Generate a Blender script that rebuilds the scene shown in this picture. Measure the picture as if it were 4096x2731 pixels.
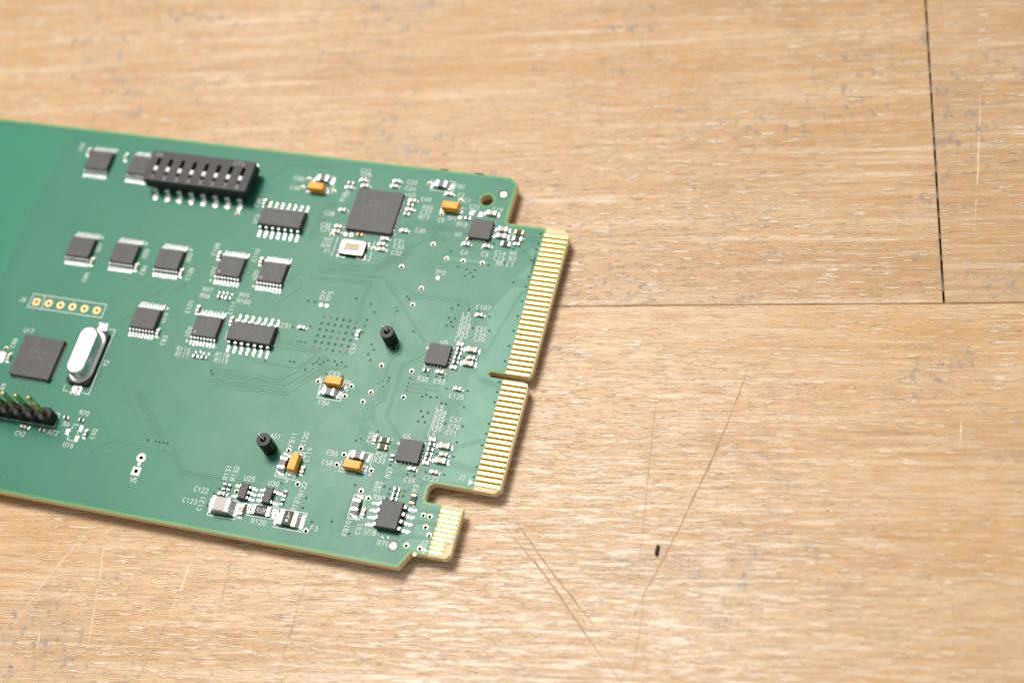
# Close-up of a green circuit board lying on a worn wooden table.
# One Blender unit is one millimetre. The board's X axis runs along its long side,
# +Y points to its far edge, local z = 0 is the upper face of the board.
import bpy, bmesh, math, random
from mathutils import Matrix, Vector

rnd = random.Random(7)
for o in list(bpy.data.objects):
    bpy.data.objects.remove(o, do_unlink=True)
scene = bpy.context.scene
scene.unit_settings.system = 'METRIC'
scene.unit_settings.scale_length = 0.001
scene.unit_settings.length_unit = 'MILLIMETERS'
COL = scene.collection
LIFT = 3.0          # height of the board's upper face above the table

# ------------------------------------------------------------------ camera
cam_data = bpy.data.cameras.new("camera")
cam = bpy.data.objects.new("camera", cam_data)
COL.objects.link(cam)
cam_data.sensor_width = 36.0
cam_data.sensor_fit = 'HORIZONTAL'
cam_data.lens = 51.695
cam_data.clip_start = 1.0
cam_data.clip_end = 6000.0
rx = Vector((0.95598, 0.243488, -0.163755)); up = Vector((-0.138913, 0.867110, 0.478355)); bk = Vector((0.258467, -0.434550, 0.862764))
cam.matrix_world = Matrix(((rx.x, up.x, bk.x, 65.399), (rx.y, up.y, bk.y, -132.718), (rx.z, up.z, bk.z, 219.652 + LIFT), (0, 0, 0, 1)))
cam_data.dof.use_dof = True
cam_data.dof.focus_distance = 250.0
cam_data.dof.aperture_fstop = 0.0103     # the aperture is given in scene units: 5 mm wide
cam_data.dof.aperture_blades = 0
scene.camera = cam

# ------------------------------------------------------------------ light
world = bpy.data.worlds.new("World"); scene.world = world; world.use_nodes = True
bg = world.node_tree.nodes["Background"]
bg.inputs[0].default_value = (1.0, 0.985, 0.96, 1); bg.inputs[1].default_value = 0.36
def area(name, target, direction, dist, sx, sy, power, color):
    d = Vector(direction).normalized()
    L = bpy.data.lights.new(name, 'AREA'); L.shape = 'RECTANGLE'; L.size = sx; L.size_y = sy
    L.energy = power; L.color = color
    o = bpy.data.objects.new(name, L); COL.objects.link(o)
    o.location = Vector(target) + d * dist
    o.rotation_euler = d.to_track_quat('Z', 'Y').to_euler()
    return o
area("ceiling_lamp", (0, -20, 0), (-0.31, 0.34, 1.0), 900, 275, 275, 8.1e6, (1.0, 0.968, 0.905))
area("far_ceiling_lamp", (0, -20, 0), (-0.68, 0.50, 1.0), 1000, 420, 420, 0.85e6, (1.0, 0.97, 0.93))

scene.view_settings.view_transform = 'Standard'
scene.view_settings.look = 'None'
scene.view_settings.exposure = 0.0
scene.view_settings.gamma = 1.0
scene.view_settings.use_curve_mapping = False
scene.render.engine = 'CYCLES'
scene.cycles.max_bounces = 5
scene.cycles.diffuse_bounces = 3
scene.cycles.glossy_bounces = 3

# ------------------------------------------------------------------ materials
class NT:
    def __init__(s, name):
        s.m = bpy.data.materials.new(name); s.m.use_nodes = True
        s.t = s.m.node_tree; s.n = s.t.nodes; s.l = s.t.links
        s.b = s.n["Principled BSDF"]
        s.tc = None
    def node(s, typ, **kw):
        n = s.n.new(typ)
        for k, v in kw.items(): setattr(n, k, v)
        return n
    def link(s, a, b): s.l.new(a, b)
    def coords(s, scale=(1, 1, 1), loc=(0, 0, 0), rand=False):
        if s.tc is None: s.tc = s.node("ShaderNodeTexCoord")
        mp = s.node("ShaderNodeMapping"); mp.inputs['Scale'].default_value = scale; mp.inputs['Location'].default_value = loc
        s.link(s.tc.outputs['Object'], mp.inputs[0])
        return mp.outputs[0]
    def noise(s, vec, scale=1.0, detail=2.0, rough=0.5):
        n = s.node("ShaderNodeTexNoise"); n.inputs['Scale'].default_value = scale
        n.inputs['Detail'].default_value = detail; n.inputs['Roughness'].default_value = rough
        s.link(vec, n.inputs['Vector']); return n.outputs['Fac']
    def ramp(s, fac, stops, interp='LINEAR'):
        r = s.node("ShaderNodeValToRGB"); r.color_ramp.interpolation = interp
        e = r.color_ramp.elements
        while len(e) < len(stops): e.new(0.5)
        for i, (p, c) in enumerate(stops):
            e[i].position = p; e[i].color = c if len(c) == 4 else (*c, 1)
        s.link(fac, r.inputs[0]); return r.outputs[0]
    def maprange(s, fac, a, b, c, d):
        r = s.node("ShaderNodeMapRange"); r.clamp = True
        for i, v in enumerate((a, b, c, d)): r.inputs[i + 1].default_value = v
        s.link(fac, r.inputs[0]); return r.outputs[0]
    def math(s, op, a, b):
        r = s.node("ShaderNodeMath", operation=op)
        for i, v in enumerate((a, b)):
            if isinstance(v, (int, float)): r.inputs[i].default_value = v
            else: s.link(v, r.inputs[i])
        return r.outputs[0]
    def mix(s, fac, a, b, mode='MIX'):
        r = s.node("ShaderNodeMix", data_type='RGBA', blend_type=mode)
        if isinstance(fac, (int, float)): r.inputs[0].default_value = fac
        else: s.link(fac, r.inputs[0])
        for i, v in ((6, a), (7, b)):
            if isinstance(v, tuple): r.inputs[i].default_value = (*v, 1) if len(v) == 3 else v
            else: s.link(v, r.inputs[i])
        return r.outputs[2]
    def bump(s, h, strength, dist):
        b = s.node("ShaderNodeBump"); b.inputs['Strength'].default_value = strength; b.inputs['Distance'].default_value = dist
        s.link(h, b.inputs['Height']); s.link(b.outputs[0], s.b.inputs['Normal'])
    def set(s, **kw):
        for k, v in kw.items():
            i = s.b.inputs[k.replace('_', ' ')]
            if hasattr(v, 'is_output'): s.link(v, i)
            elif isinstance(v, tuple): i.default_value = (*v, 1) if len(v) == 3 and i.type == 'RGBA' else v
            else: i.default_value = v
        return s

def plain(name, col, rough, metal=0.0, spec=0.5, var=0.0, vscale=2.0, bump=0.0, bscale=8.0, bdist=0.05):
    t = NT(name)
    if var:
        n = t.noise(t.coords(), vscale, 3)
        t.set(Base_Color=t.mix(t.maprange(n, .3, .7, 0, 1), tuple(c * (1 - var) for c in col), tuple(min(1, c * (1 + var)) for c in col)))
    else: t.set(Base_Color=col)
    t.set(Roughness=rough, Metallic=metal); t.b.inputs['Specular IOR Level'].default_value = spec
    if bump: t.bump(t.noise(t.coords((1, 1, 1), (3, 5, 7)), bscale, 2), bump, bdist)
    return t.m

def mask_mat(name, col, var=0.06):
    t = NT(name)
    big = t.noise(t.coords(), 0.05, 3); fine = t.noise(t.coords(), 5.0, 2)
    c = t.mix(t.maprange(big, .3, .7, 0, 1), tuple(x * (1 - var) for x in col), tuple(x * (1 + var) for x in col))
    dust = t.noise(t.coords((1, 1, 1), (11, 3, 0)), 2.2, 5, .7)
    c = t.mix(t.maprange(dust, .70, .78, 0, .35), c, (.62, .72, .64))
    t.set(Base_Color=c, Roughness=t.maprange(t.noise(t.coords((1, 1, 1), (2, 9, 4)), .16, 5, .65), .3, .7, .355, .415))
    t.b.inputs['Specular IOR Level'].default_value = .36
    t.bump(fine, .22, .05)
    return t.m

M = {}
M['mask_edge'] = mask_mat('solder mask over bare laminate', (.080, .300, .085))
M['mask'] = mask_mat('solder mask over ground plane', (.024, .186, .113))
M['mask_light'] = mask_mat('solder mask over copper pour', (.056, .250, .155))
M['mask_left'] = mask_mat('solder mask over left field', (.021, .206, .120))
M['mask_gap'] = mask_mat('solder mask in a gap of the copper', (.026, .128, .080))
M['mask_trace'] = mask_mat('solder mask over a trace', (.052, .232, .146))
M['mask_dark'] = mask_mat('solder mask in a via', (.012, .10, .030))

t = NT('glass fibre laminate')
fib = t.noise(t.coords((1, 1, 14)), 1.4, 3)
t.set(Base_Color=t.mix(fib, (.66, .52, .26), (.77, .65, .39)), Roughness=.5)
t.b.inputs['Subsurface Weight'].default_value = .8; t.b.inputs['Subsurface Radius'].default_value = (1.2, .9, .4); t.b.inputs['Subsurface Scale'].default_value = 1.0
M['laminate'] = t.m
M['bed'] = plain('laminate between gold fingers', (.25, .105, .004), .8, spec=.1, var=.15, vscale=1.2)
M['gold'] = plain('gold plating', (.95, .66, .27), .50, 1.0, bump=.08, bscale=3)
M['barrel'] = plain('hole wall with painted shade', (.02, .014, .008), .8)  # near black: paints the shade down inside the plated holes
M['solder'] = plain('tin solder', (.80, .79, .78), .20, 1.0, bump=1.0, bscale=2.2, bdist=.30)
M['tin'] = plain('tinned metal', (.82, .81, .80), .27, 1.0, bump=.15, bscale=3)
M['can'] = plain('bright nickel can', (.80, .79, .77), .28, 1.0, bump=.04, bscale=.6)
M['black'] = plain('black moulded plastic', (.066, .064, .062), .50, spec=.45, var=.10, vscale=.8, bump=.35, bscale=14, bdist=.03)
M['side'] = plain('black housing plastic', (.014, .0135, .0135), .45, spec=.32, bump=.25, bscale=10, bdist=.03)
M['dip'] = plain('charcoal housing plastic', (.045, .042, .041), .55, spec=.42, bump=.3, bscale=9, bdist=.03)
M['hole'] = plain('dark recess', (.008, .008, .008), .8)
M['orange'] = plain('orange moulding', (1.0, .37, .008), .45, var=.10, vscale=2.5, bump=.2, bscale=8, bdist=.03)
M['orange_dark'] = plain('orange polarity band', (.90, .28, .006), .45, var=.10, vscale=3)
M['ceramic'] = plain('tan ceramic', (.50, .40, .31), .40, var=.08)
M['ceramic_grey'] = plain('grey ceramic', (.42, .39, .365), .38, var=.06, vscale=.7, bump=.1, bscale=5)
M['ceramic_red'] = plain('pinkish ceramic', (.80, .38, .28), .35, var=.12)
M['ferrite'] = plain('grey ferrite', (.115, .112, .115), .42, var=.08, bump=.2, bscale=6, bdist=.03)
M['glaze'] = plain('black resistor glaze', (.016, .016, .018), .45, spec=.3)
M['ink'] = plain('white printed ink', (.80, .83, .79), .6, var=.05)
M['ink_dim'] = plain('faded grey print', (.34, .33, .33), .6)
M['ink_brown'] = plain('pale brown laser print', (.40, .29, .22), .5)
M['tan'] = plain('tan printed field', (.60, .45, .33), .5, spec=.3, var=.25, vscale=2.5)
M['knob'] = plain('white slider plastic', (.86, .86, .83), .40)
M['lid'] = plain('gold washed lid', (1.0, .82, .56), .30, 1.0, bump=.05, bscale=1.2)
M['underlay'] = plain('dark dusty gap', (.035, .030, .026), .95, var=.6, vscale=.7)
M['crumb'] = plain('dark crumb', (.022, .018, .012), .8, bump=.5)

def wood_mat(name, seed, tone=1.0, glare=None, dirt=.50):
    """varnished wood, grain along local X; wear = (x, y, radius) of a pale patch of painted lamp glare"""
    t = NT(name)
    def c(sx, sy, k, dx=0.0, dy=0.0): return t.coords((sx, sy, .5), (seed * 13.1 + k * 7.3 + dx, seed * 5.7 + k * 3.1 + dy, seed + k))
    band = t.noise(c(.006, .10, 1), 1.0, 4, .6)
    streak = t.noise(c(.06, .95, 2), 1.0, 5, .65)
    fine = t.noise(c(.30, 5.0, 3), 1.0, 4, .6)
    pore = t.noise(c(.20, 2.9, 4), 1.0, 3, .55)
    pore_lo = t.noise(c(.20, 2.9, 4, 0, .42), 1.0, 3, .55)
    blot = t.noise(c(.035, .045, 5), 1.0, 4, .6)
    spot = t.noise(c(.55, .36, 6), 1.0, 5, .65)
    speck = t.noise(c(1.3, 1.1, 10), 1.0, 2, .5)
    area_ = t.noise(c(.012, .016, 7), 1.0, 3, .6)
    worn = t.noise(c(.13, 1.3, 8), 1.0, 6, .72)  # noise that breaks up the painted glare patch
    T = lambda r, g, b: (r * tone, g * tone, b * tone)
    col = t.ramp(band, [(.30, T(.52, .295, .13)), (.5, T(.63, .395, .195)), (.70, T(.69, .485, .30))])
    col = t.mix(t.maprange(streak, .48, .70, .0, .60), col, T(.45, .235, .095))
    col = t.mix(t.maprange(streak, .50, .30, .0, .55), col, T(.74, .55, .36))
    col = t.mix(t.maprange(fine, .36, .70, .0, .42), col, T(.44, .25, .115))
    tint = t.noise(c(.030, .075, 13), 1.0, 4, .6)
    col = t.mix(t.maprange(tint, .46, .68, 0, .60), col, T(.56, .30, .115))
    pale = t.noise(c(.018, .55, 11), 1.0, 4, .6)
    col = t.mix(t.maprange(pale, .54, .70, 0, .55), col, T(.84, .67, .49))
    zone = t.maprange(area_, .34, .62, .30, 1.0)
    pore_glint = t.math('MULTIPLY', t.maprange(pore, .550, .60, 0, 1), zone)
    under = t.math('MULTIPLY', t.maprange(pore_lo, .560, .615, 0, .45), zone)
    col = t.mix(under, col, T(.40, .21, .09))  # shade line beside each pore, painted into the colour
    col = t.mix(t.math('MULTIPLY', pore_glint, .85), col, T(.88, .74, .60))  # pale highlight along each pore, also painted
    crack = t.noise(c(.10, 2.4, 12), 1.0, 3, .6)
    col = t.mix(t.maprange(crack, .59, .64, 0, .55), col, T(.36, .19, .08))
    # blue-grey ink and dirt stains
    st = t.math('MULTIPLY', t.maprange(spot, .55, .63, 0, 1), t.maprange(blot, dirt, dirt + .14, 0, .80))
    col = t.mix(st, col, (.255, .225, .200))
    st2 = t.math('MULTIPLY', t.maprange(blot, .54, .72, 0, .40), t.maprange(spot, .35, .65, .2, 1))
    col = t.mix(st2, col, (.40, .33, .28))
    st3 = t.math('MULTIPLY', t.maprange(speck, .66, .72, 0, .7), t.maprange(blot, .40, .58, .1, 1))
    col = t.mix(st3, col, (.20, .17, .16))
    h = t.math('ADD', t.math('MULTIPLY', fine, .35), t.math('MULTIPLY', pore_glint, .6))
    rg = t.maprange(area_, .3, .7, .42, .32)
    if glare:  # lamp glare on the varnish, painted as a paler wood colour
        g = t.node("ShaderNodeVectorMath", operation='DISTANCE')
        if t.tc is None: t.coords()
        t.link(t.tc.outputs['Object'], g.inputs[0]); g.inputs[1].default_value = (glare[0], glare[1], 0)
        near = t.maprange(g.outputs['Value'], glare[2] * .25, glare[2], 1, 0)
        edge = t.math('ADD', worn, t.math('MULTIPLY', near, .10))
        bare = t.math('MULTIPLY', t.maprange(edge, .56, .65, 0, 1), near)  # mask of the painted glare, streaked along the grain
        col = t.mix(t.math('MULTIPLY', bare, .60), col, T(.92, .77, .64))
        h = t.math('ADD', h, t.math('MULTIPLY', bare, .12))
    t.set(Base_Color=col, Roughness=rg); t.b.inputs['Specular IOR Level'].default_value = .45
    t.bump(h, .8, .20)
    return t.m

# ------------------------------------------------------------------ mesh helpers
CACHE = {}
def mesh(name, verts, faces, mats, fm=None, smooth=False):
    me = bpy.data.meshes.new(name)
    me.from_pydata([tuple(v) for v in verts], [], faces)
    for k in (mats if isinstance(mats, (list, tuple)) else [mats]): me.materials.append(M[k] if isinstance(k, str) else k)
    if fm:
        for p, i in zip(me.polygons, fm): p.material_index = i
    if smooth:
        for p in me.polygons: p.use_smooth = True
    me.update(); return me
def obj(name, me, parent=None, loc=(0, 0, 0), rz=0.0):
    o = bpy.data.objects.new(name, me); COL.objects.link(o)
    o.location = loc; o.rotation_euler = (0, 0, rz); o.parent = parent
    return o
def to_mesh(bm, name, mats, smooth=False):
    me = bpy.data.meshes.new(name); bm.normal_update(); bm.to_mesh(me); bm.free()
    for k in (mats if isinstance(mats, (list, tuple)) else [mats]): me.materials.append(M[k] if isinstance(k, str) else k)
    if smooth:
        for p in me.polygons: p.use_smooth = True
    return me
def add_box(bm, x0, x1, y0, y1, z0, z1, bev=0.0, seg=1):
    vs = [bm.verts.new(p) for p in ((x0, y0, z0), (x1, y0, z0), (x1, y1, z0), (x0, y1, z0), (x0, y0, z1), (x1, y0, z1), (x1, y1, z1), (x0, y1, z1))]
    fs = [bm.faces.new([vs[i] for i in f]) for f in ((3, 2, 1, 0), (4, 5, 6, 7), (0, 1, 5, 4), (1, 2, 6, 5), (2, 3, 7, 6), (3, 0, 4, 7))]
    if bev:
        es = list({e for f in fs for e in f.edges})
        bmesh.ops.bevel(bm, geom=es, offset=bev, segments=seg, affect='EDGES', clamp_overlap=True)
def box_mesh(name, sx, sy, z0, z1, mat, bev=0.0, seg=1, cx=0, cy=0):
    key = (name, sx, sy, z0, z1, mat, bev, seg, cx, cy)
    if key not in CACHE:
        bm = bmesh.new(); add_box(bm, cx - sx / 2, cx + sx / 2, cy - sy / 2, cy + sy / 2, z0, z1, bev, seg)
        CACHE[key] = to_mesh(bm, name, mat)
    return CACHE[key]
def loft(name, rings, mat, cap=True, smooth=False):
    vs = []; fs = []
    n = len(rings[0])
    for r_ in rings: vs += r_
    for k in range(len(rings) - 1):
        for i in range(n):
            j = (i + 1) % n
            fs.append((k * n + i, k * n + j, (k + 1) * n + j, (k + 1) * n + i))
    if cap:
        fs.append(tuple(range(n - 1, -1, -1))); fs.append(tuple(range((len(rings) - 1) * n, len(rings) * n)))
    return mesh(name, vs, fs, mat, smooth=smooth)
def rect(sx, sy, z, c=0.0, cx=0, cy=0):
    a, b = sx / 2, sy / 2
    if not c: return [(cx - a, cy - b, z), (cx + a, cy - b, z), (cx + a, cy + b, z), (cx - a, cy + b, z)]
    return [(cx - a + c, cy - b, z), (cx + a - c, cy - b, z), (cx + a, cy - b + c, z), (cx + a, cy + b - c, z), (cx + a - c, cy + b, z), (cx - a + c, cy + b, z), (cx - a, cy + b - c, z), (cx - a, cy - b + c, z)]
def molded(name, sx, sy, z0, z1, mat='black', tp=.12):
    """moulded package: widest at mid height, drafted sides, softly broken top edge"""
    key = ('m', sx, sy, z0, z1, mat, tp)
    if key not in CACHE:
        zm = (z0 + z1) / 2
        CACHE[key] = loft(name, [rect(sx - 2 * tp, sy - 2 * tp, z0, .03), rect(sx, sy, zm - .05, .03), rect(sx, sy, zm + .05, .03), rect(sx - 1.3 * tp, sy - 1.3 * tp, z1 - .06, .05), rect(sx - 2 * tp - .06, sy - 2 * tp - .06, z1, .06)], mat)
    return CACHE[key]
def sweep(name, prof, th, w, mat):
    """a flat strip bent along prof [(y,z)...], thickness th, width w across X"""
    n = len(prof); nor = []
    for i in range(n):
        a = prof[max(i - 1, 0)]; b = prof[min(i + 1, n - 1)]
        d = Vector((b[0] - a[0], b[1] - a[1])).normalized(); nor.append((-d.y, d.x))
    vs = []
    for (y, z), (ny, nz) in zip(prof, nor):
        for sx in (-w / 2, w / 2):
            vs.append((sx, y + ny * th / 2, z + nz * th / 2)); vs.append((sx, y - ny * th / 2, z - nz * th / 2))
    fs = []
    for i in range(n - 1):
        a = i * 4; b = a + 4
        fs += [(a, b, b + 2, a + 2), (a + 1, a + 3, b + 3, b + 1), (a, a + 1, b + 1, b), (a + 2, b + 2, b + 3, a + 3)]
    fs += [(0, 2, 3, 1), ((n - 1) * 4, (n - 1) * 4 + 1, (n - 1) * 4 + 3, (n - 1) * 4 + 2)]
    return mesh(name, vs, fs, mat)
def join_meshes(name, parts):
    bm = bmesh.new(); mats = []
    for me in parts:
        base = len(bm.faces); bm.from_mesh(me); bm.faces.ensure_lookup_table()
        idx = []
        for m_ in me.materials:
            if m_ not in mats: mats.append(m_)
            idx.append(mats.index(m_))
        for f in list(bm.faces)[base:]: f.material_index = idx[f.material_index] if f.material_index < len(idx) else 0
    out = to_mesh(bm, name, mats)
    return out
def ribbon(vs, fs, pts, w, z, cap=True):
    """flat mitred ribbon"""
    P = [Vector(p) for p in pts]
    if cap:
        closed = (P[0] - P[-1]).length < 1e-4 and len(P) > 3
    else: closed = False
    n = len(P); L = []
    for i in range(n):
        if closed and i in (0, n - 1): a, b = P[-2], P[1]; d0 = (P[0] - a).normalized(); d1 = (b - P[0]).normalized()
        else:
            d0 = (P[i] - P[i - 1]).normalized() if i else (P[1] - P[0]).normalized()
            d1 = (P[i + 1] - P[i]).normalized() if i < n - 1 else d0
        t_ = (d0 + d1)
        t_ = t_.normalized() if t_.length > 1e-4 else d0
        nn = Vector((-t_.y, t_.x)); k = max(.45, nn.dot(Vector((-d0.y, d0.x))))
        p = P[i].copy()
        if cap and not closed:
            if i == 0: p -= d1 * w * .45
            if i == n - 1: p += d0 * w * .45
        L.append((p + nn * (w / 2 / k), p - nn * (w / 2 / k)))
    b = len(vs)
    for l, r_ in L: vs.append((l.x, l.y, z)); vs.append((r_.x, r_.y, z))
    for i in range(n - 1): fs.append((b + 2 * i + 1, b + 2 * i + 3, b + 2 * i + 2, b + 2 * i))
def ridge(pts, w, z0, z1, top):
    """raised strip with sloping sides"""
    P = [Vector(p) for p in pts]; n = len(P); vs = []; fs = []
    for i in range(n):
        d0 = (P[i] - P[i - 1]).normalized() if i else (P[1] - P[0]).normalized()
        d1 = (P[i + 1] - P[i]).normalized() if i < n - 1 else d0
        t_ = (d0 + d1).normalized(); nn = Vector((-t_.y, t_.x)); k = max(.5, nn.dot(Vector((-d0.y, d0.x))))
        for s_, z in ((w / 2, z0), (top / 2, z1), (-top / 2, z1), (-w / 2, z0)):
            q = P[i] + nn * (s_ / k); vs.append((q.x, q.y, z))
    for i in range(n - 1):
        a = 4 * i
        for k in range(3): fs.append((a + k, a + k + 1, a + k + 5, a + k + 4))
    fs += [(0, 1, 2, 3), (4 * n - 1, 4 * n - 2, 4 * n - 3, 4 * n - 4)]
    return vs, fs
def circle(x, y, r, n=16, a0=0.0):
    return [(x + r * math.cos(a0 + 2 * math.pi * i / n), y + r * math.sin(a0 + 2 * math.pi * i / n)) for i in range(n)]
def plate(name, loops, z0, z1, mats, pick=None):
    """flat plate from 2D loops (outline plus holes), real thickness"""
    cu = bpy.data.curves.new(name, 'CURVE'); cu.dimensions = '2D'; cu.fill_mode = 'BOTH'; cu.extrude = (z1 - z0) / 2
    for lp in loops:
        sp = cu.splines.new('POLY'); sp.points.add(len(lp) - 1); sp.use_cyclic_u = True
        for p, q in zip(sp.points, lp): p.co = (q[0], q[1], 0, 1)
    o = bpy.data.objects.new('tmp', cu); COL.objects.link(o)
    dg = bpy.context.evaluated_depsgraph_get()
    me = bpy.data.meshes.new_from_object(o.evaluated_get(dg)); me.name = name
    bpy.data.objects.remove(o); bpy.data.curves.remove(cu)
    me.transform(Matrix.Translation((0, 0, (z0 + z1) / 2)))
    me.materials.clear()
    for k in (mats if isinstance(mats, (list, tuple)) else [mats]): me.materials.append(M[k])
    for p in me.polygons:
        p.material_index = 0 if not pick else pick(p)
        p.use_smooth = False
    bm = bmesh.new(); bm.from_mesh(me); bmesh.ops.remove_doubles(bm, verts=bm.verts, dist=1e-4)
    bmesh.ops.recalc_face_normals(bm, faces=bm.faces); bm.to_mesh(me); bm.free()
    return me
def lathe(prof, n=28):
    vs = []; fs = []
    for r_, z in prof:
        for i in range(n):
            a = 2 * math.pi * i / n; vs.append((r_ * math.cos(a), r_ * math.sin(a), z))
    for k in range(len(prof) - 1):
        for i in range(n):
            j = (i + 1) % n; fs.append((k * n + i, k * n + j, (k + 1) * n + j, (k + 1) * n + i))
    return vs, fs
def tube(pts, r_, n=8):
    P = [Vector(p) for p in pts]; vs = []; fs = []
    u = None
    for i, p in enumerate(P):
        d = (P[min(i + 1, len(P) - 1)] - P[max(i - 1, 0)]).normalized()
        u = d.orthogonal().normalized() if u is None else (u - d * u.dot(d)).normalized()
        v = d.cross(u)
        for k in range(n):
            a = 2 * math.pi * k / n; vs.append(p + u * (r_ * math.cos(a)) + v * (r_ * math.sin(a)))
    for i in range(len(P) - 1):
        for k in range(n):
            j = (k + 1) % n; fs.append((i * n + k, i * n + j, (i + 1) * n + j, (i + 1) * n + k))
    fs.append(tuple(range(n - 1, -1, -1))); fs.append(tuple(range((len(P) - 1) * n, len(P) * n)))
    return vs, fs

# ------------------------------------------------------------------ layout, in millimetres on the board
G = [(-24.11,7.9),(-17.18,5.03),(-19.94,1.67),(-13.54,-2.96),(-9.86,-2.94),(-19.76,-4.91),(-16.49,-7.52),(-13.32,-7.56),(-9.67,-7.5),(-24.29,-10.39),(-19.36,-14.22),(-20,-17.76),(-20.86,-26.8),(-16.44,-30.59),(-16.45,-35.71),(-22.11,-30.42),(-26.25,-35.22),(-32.53,-35.26),(-26.85,-37.25),(-22.47,-35.74),(-23.36,-37.76),(-33.52,-48.91),(-31.52,-48.17),(-29.97,-54.54),(-40.14,-57.86),(-25.87,-62.38),(-23.6,-47.91),(-24.32,-49.95),(-18.05,-49.88),(-18.69,-53.81),(-17.04,-54.83),(-6.96,-56.07),(-5.86,-56.07),(-6.05,-57.99),(-5.07,-59.29),(-8.33,-61.65),(-5.98,-61.73),(-59.36,-3.83),(-47.8,5.74),(-48.44,3.71),(-42.05,3.73),(-39.36,-5.67),(-30.64,-7.4),(-93.94,-38.61)]
S = [(-39.39,-19.93),(-38.1,-19.95),(-30.68,-18.06),(-27.66,-18.8),(-26.52,-20.31),(-27.41,-21.98),(-27.46,-23.22),(-27.42,-24.59),(-21.45,-16.24),(-20.95,-16.74),(-22.85,-18.78),(-22.38,-19.42),(-18.3,-22.96),(-25.1,-26.65),(-24.37,-27.65),(-25.13,-28.67),(-38.8,-28.24),(-38.1,-28.25),(-37.3,-28.26),(-40.52,-25.6),(-37.34,-24.92),(-11.77,-16.49),(-12.78,-17.37),(-9.59,-17.12),(-7.83,-17.13),(-5.57,-18),(-7.99,-20.65),(-4.87,-20.65),(-0.64,-14),(-0.63,-17.01),(-0.65,-20.03),(-0.65,-23.07),(-0.67,-26.04),(-0.62,-30.07),(-0.5,-32.06),(-0.47,-33.99),(-12.74,-19.27),(-11.64,-19.23),(-12.16,-20.02),(-12.75,-20.89),(-11.63,-20.89),(-7.96,-26.52),(-13.37,-30.98),(-11.74,-30.96),(-10.62,-30.97),(-16.28,-31.98),(-16.27,-32.89),(-16.3,-33.65),(-16.25,-34.41),(-9.38,-32.76),(-5.64,-32.71),(-20.05,-32.51),(-20.02,-33.24),(-12.62,-34.56),(-13.24,-35.02),(-11.74,-34.89),(-10.62,-34.74),(-9.49,-35.69),(-8.72,-35.7),(-12.62,-37.78),(-11.35,-37.85),(-12.04,-38.71),(-12.62,-39.66),(-11.4,-39.67),(-7.84,-39.34),(-5.45,-35.78),(-4.73,-39.3),(-4.92,-42.34),(-4.78,-45),(-7.82,-45.01),(-0.4,-38.06),(-0.39,-39.95),(-0.54,-42.11),(-0.38,-46.03),(-0.4,-47.92),(-8.69,-48.47),(-5.47,-48.44),(-11.75,-49.47),(-10.45,-49.47),(-15.11,-48.34),(-14.99,-52.27),(-13.86,-52.51),(-13.87,-53.43),(-13.89,-54.32),(-11.37,-52.5),(-11.33,-53.38),(-19.04,-42.76),(-38.84,-32.28),(-38.05,-32.31),(-34.54,-32.06),(-33.91,-31.66),(-33.65,-30.89),(-33.18,-32.03),(-32.67,-31.52),(-32.02,-31),(-30.77,-31.01),(-30.1,-31.55),(-29.39,-31),(-28.48,-31.63),(-35.53,-33.42),(-31.51,-33.64),(-28.35,-33.67),(-24.36,-29.72),(-21.69,-33.78),(-20.66,-34.4),(-21.56,-44.56),(-22.32,-45.05),(-19.53,-45.93),(-20.04,-52.93),(-22.01,-59.9),(-18.46,-61.44),(-43.33,-57.79),(-43.98,-58.81),(-44.34,-61.13),(-32.85,-54.97),(-27.69,-56.7),(-27.7,-58.49),(-25.39,-60.59),(-56.43,-51.39),(-55.71,-51.38),(-59.47,-51.44),(-57.95,-51.39),(-57.21,-51.44),(-16.09,-5.87),(-13.92,-8.86),(-8.46,-7.73),(-12.17,-9.1),(-10.67,-9),(-11.37,-9.72),(-12.15,-10.47),(-10.68,-10.45),(-5.64,-6.79),(-4.81,-3.74),(-0.69,0.13),(-0.57,-1.93),(-0.71,-3.19),(-1.06,-5.56),(-0.68,-8.98),(-8.62,-3.1),(-3.06,-10.47),(-0.65,-11.02),(-52.77,-36.53),(-52.28,-37.05),(-43.46,-32.96)]
GRID = (-35.48,-22.68,1.26,-0,-0,-1.26)
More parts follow.
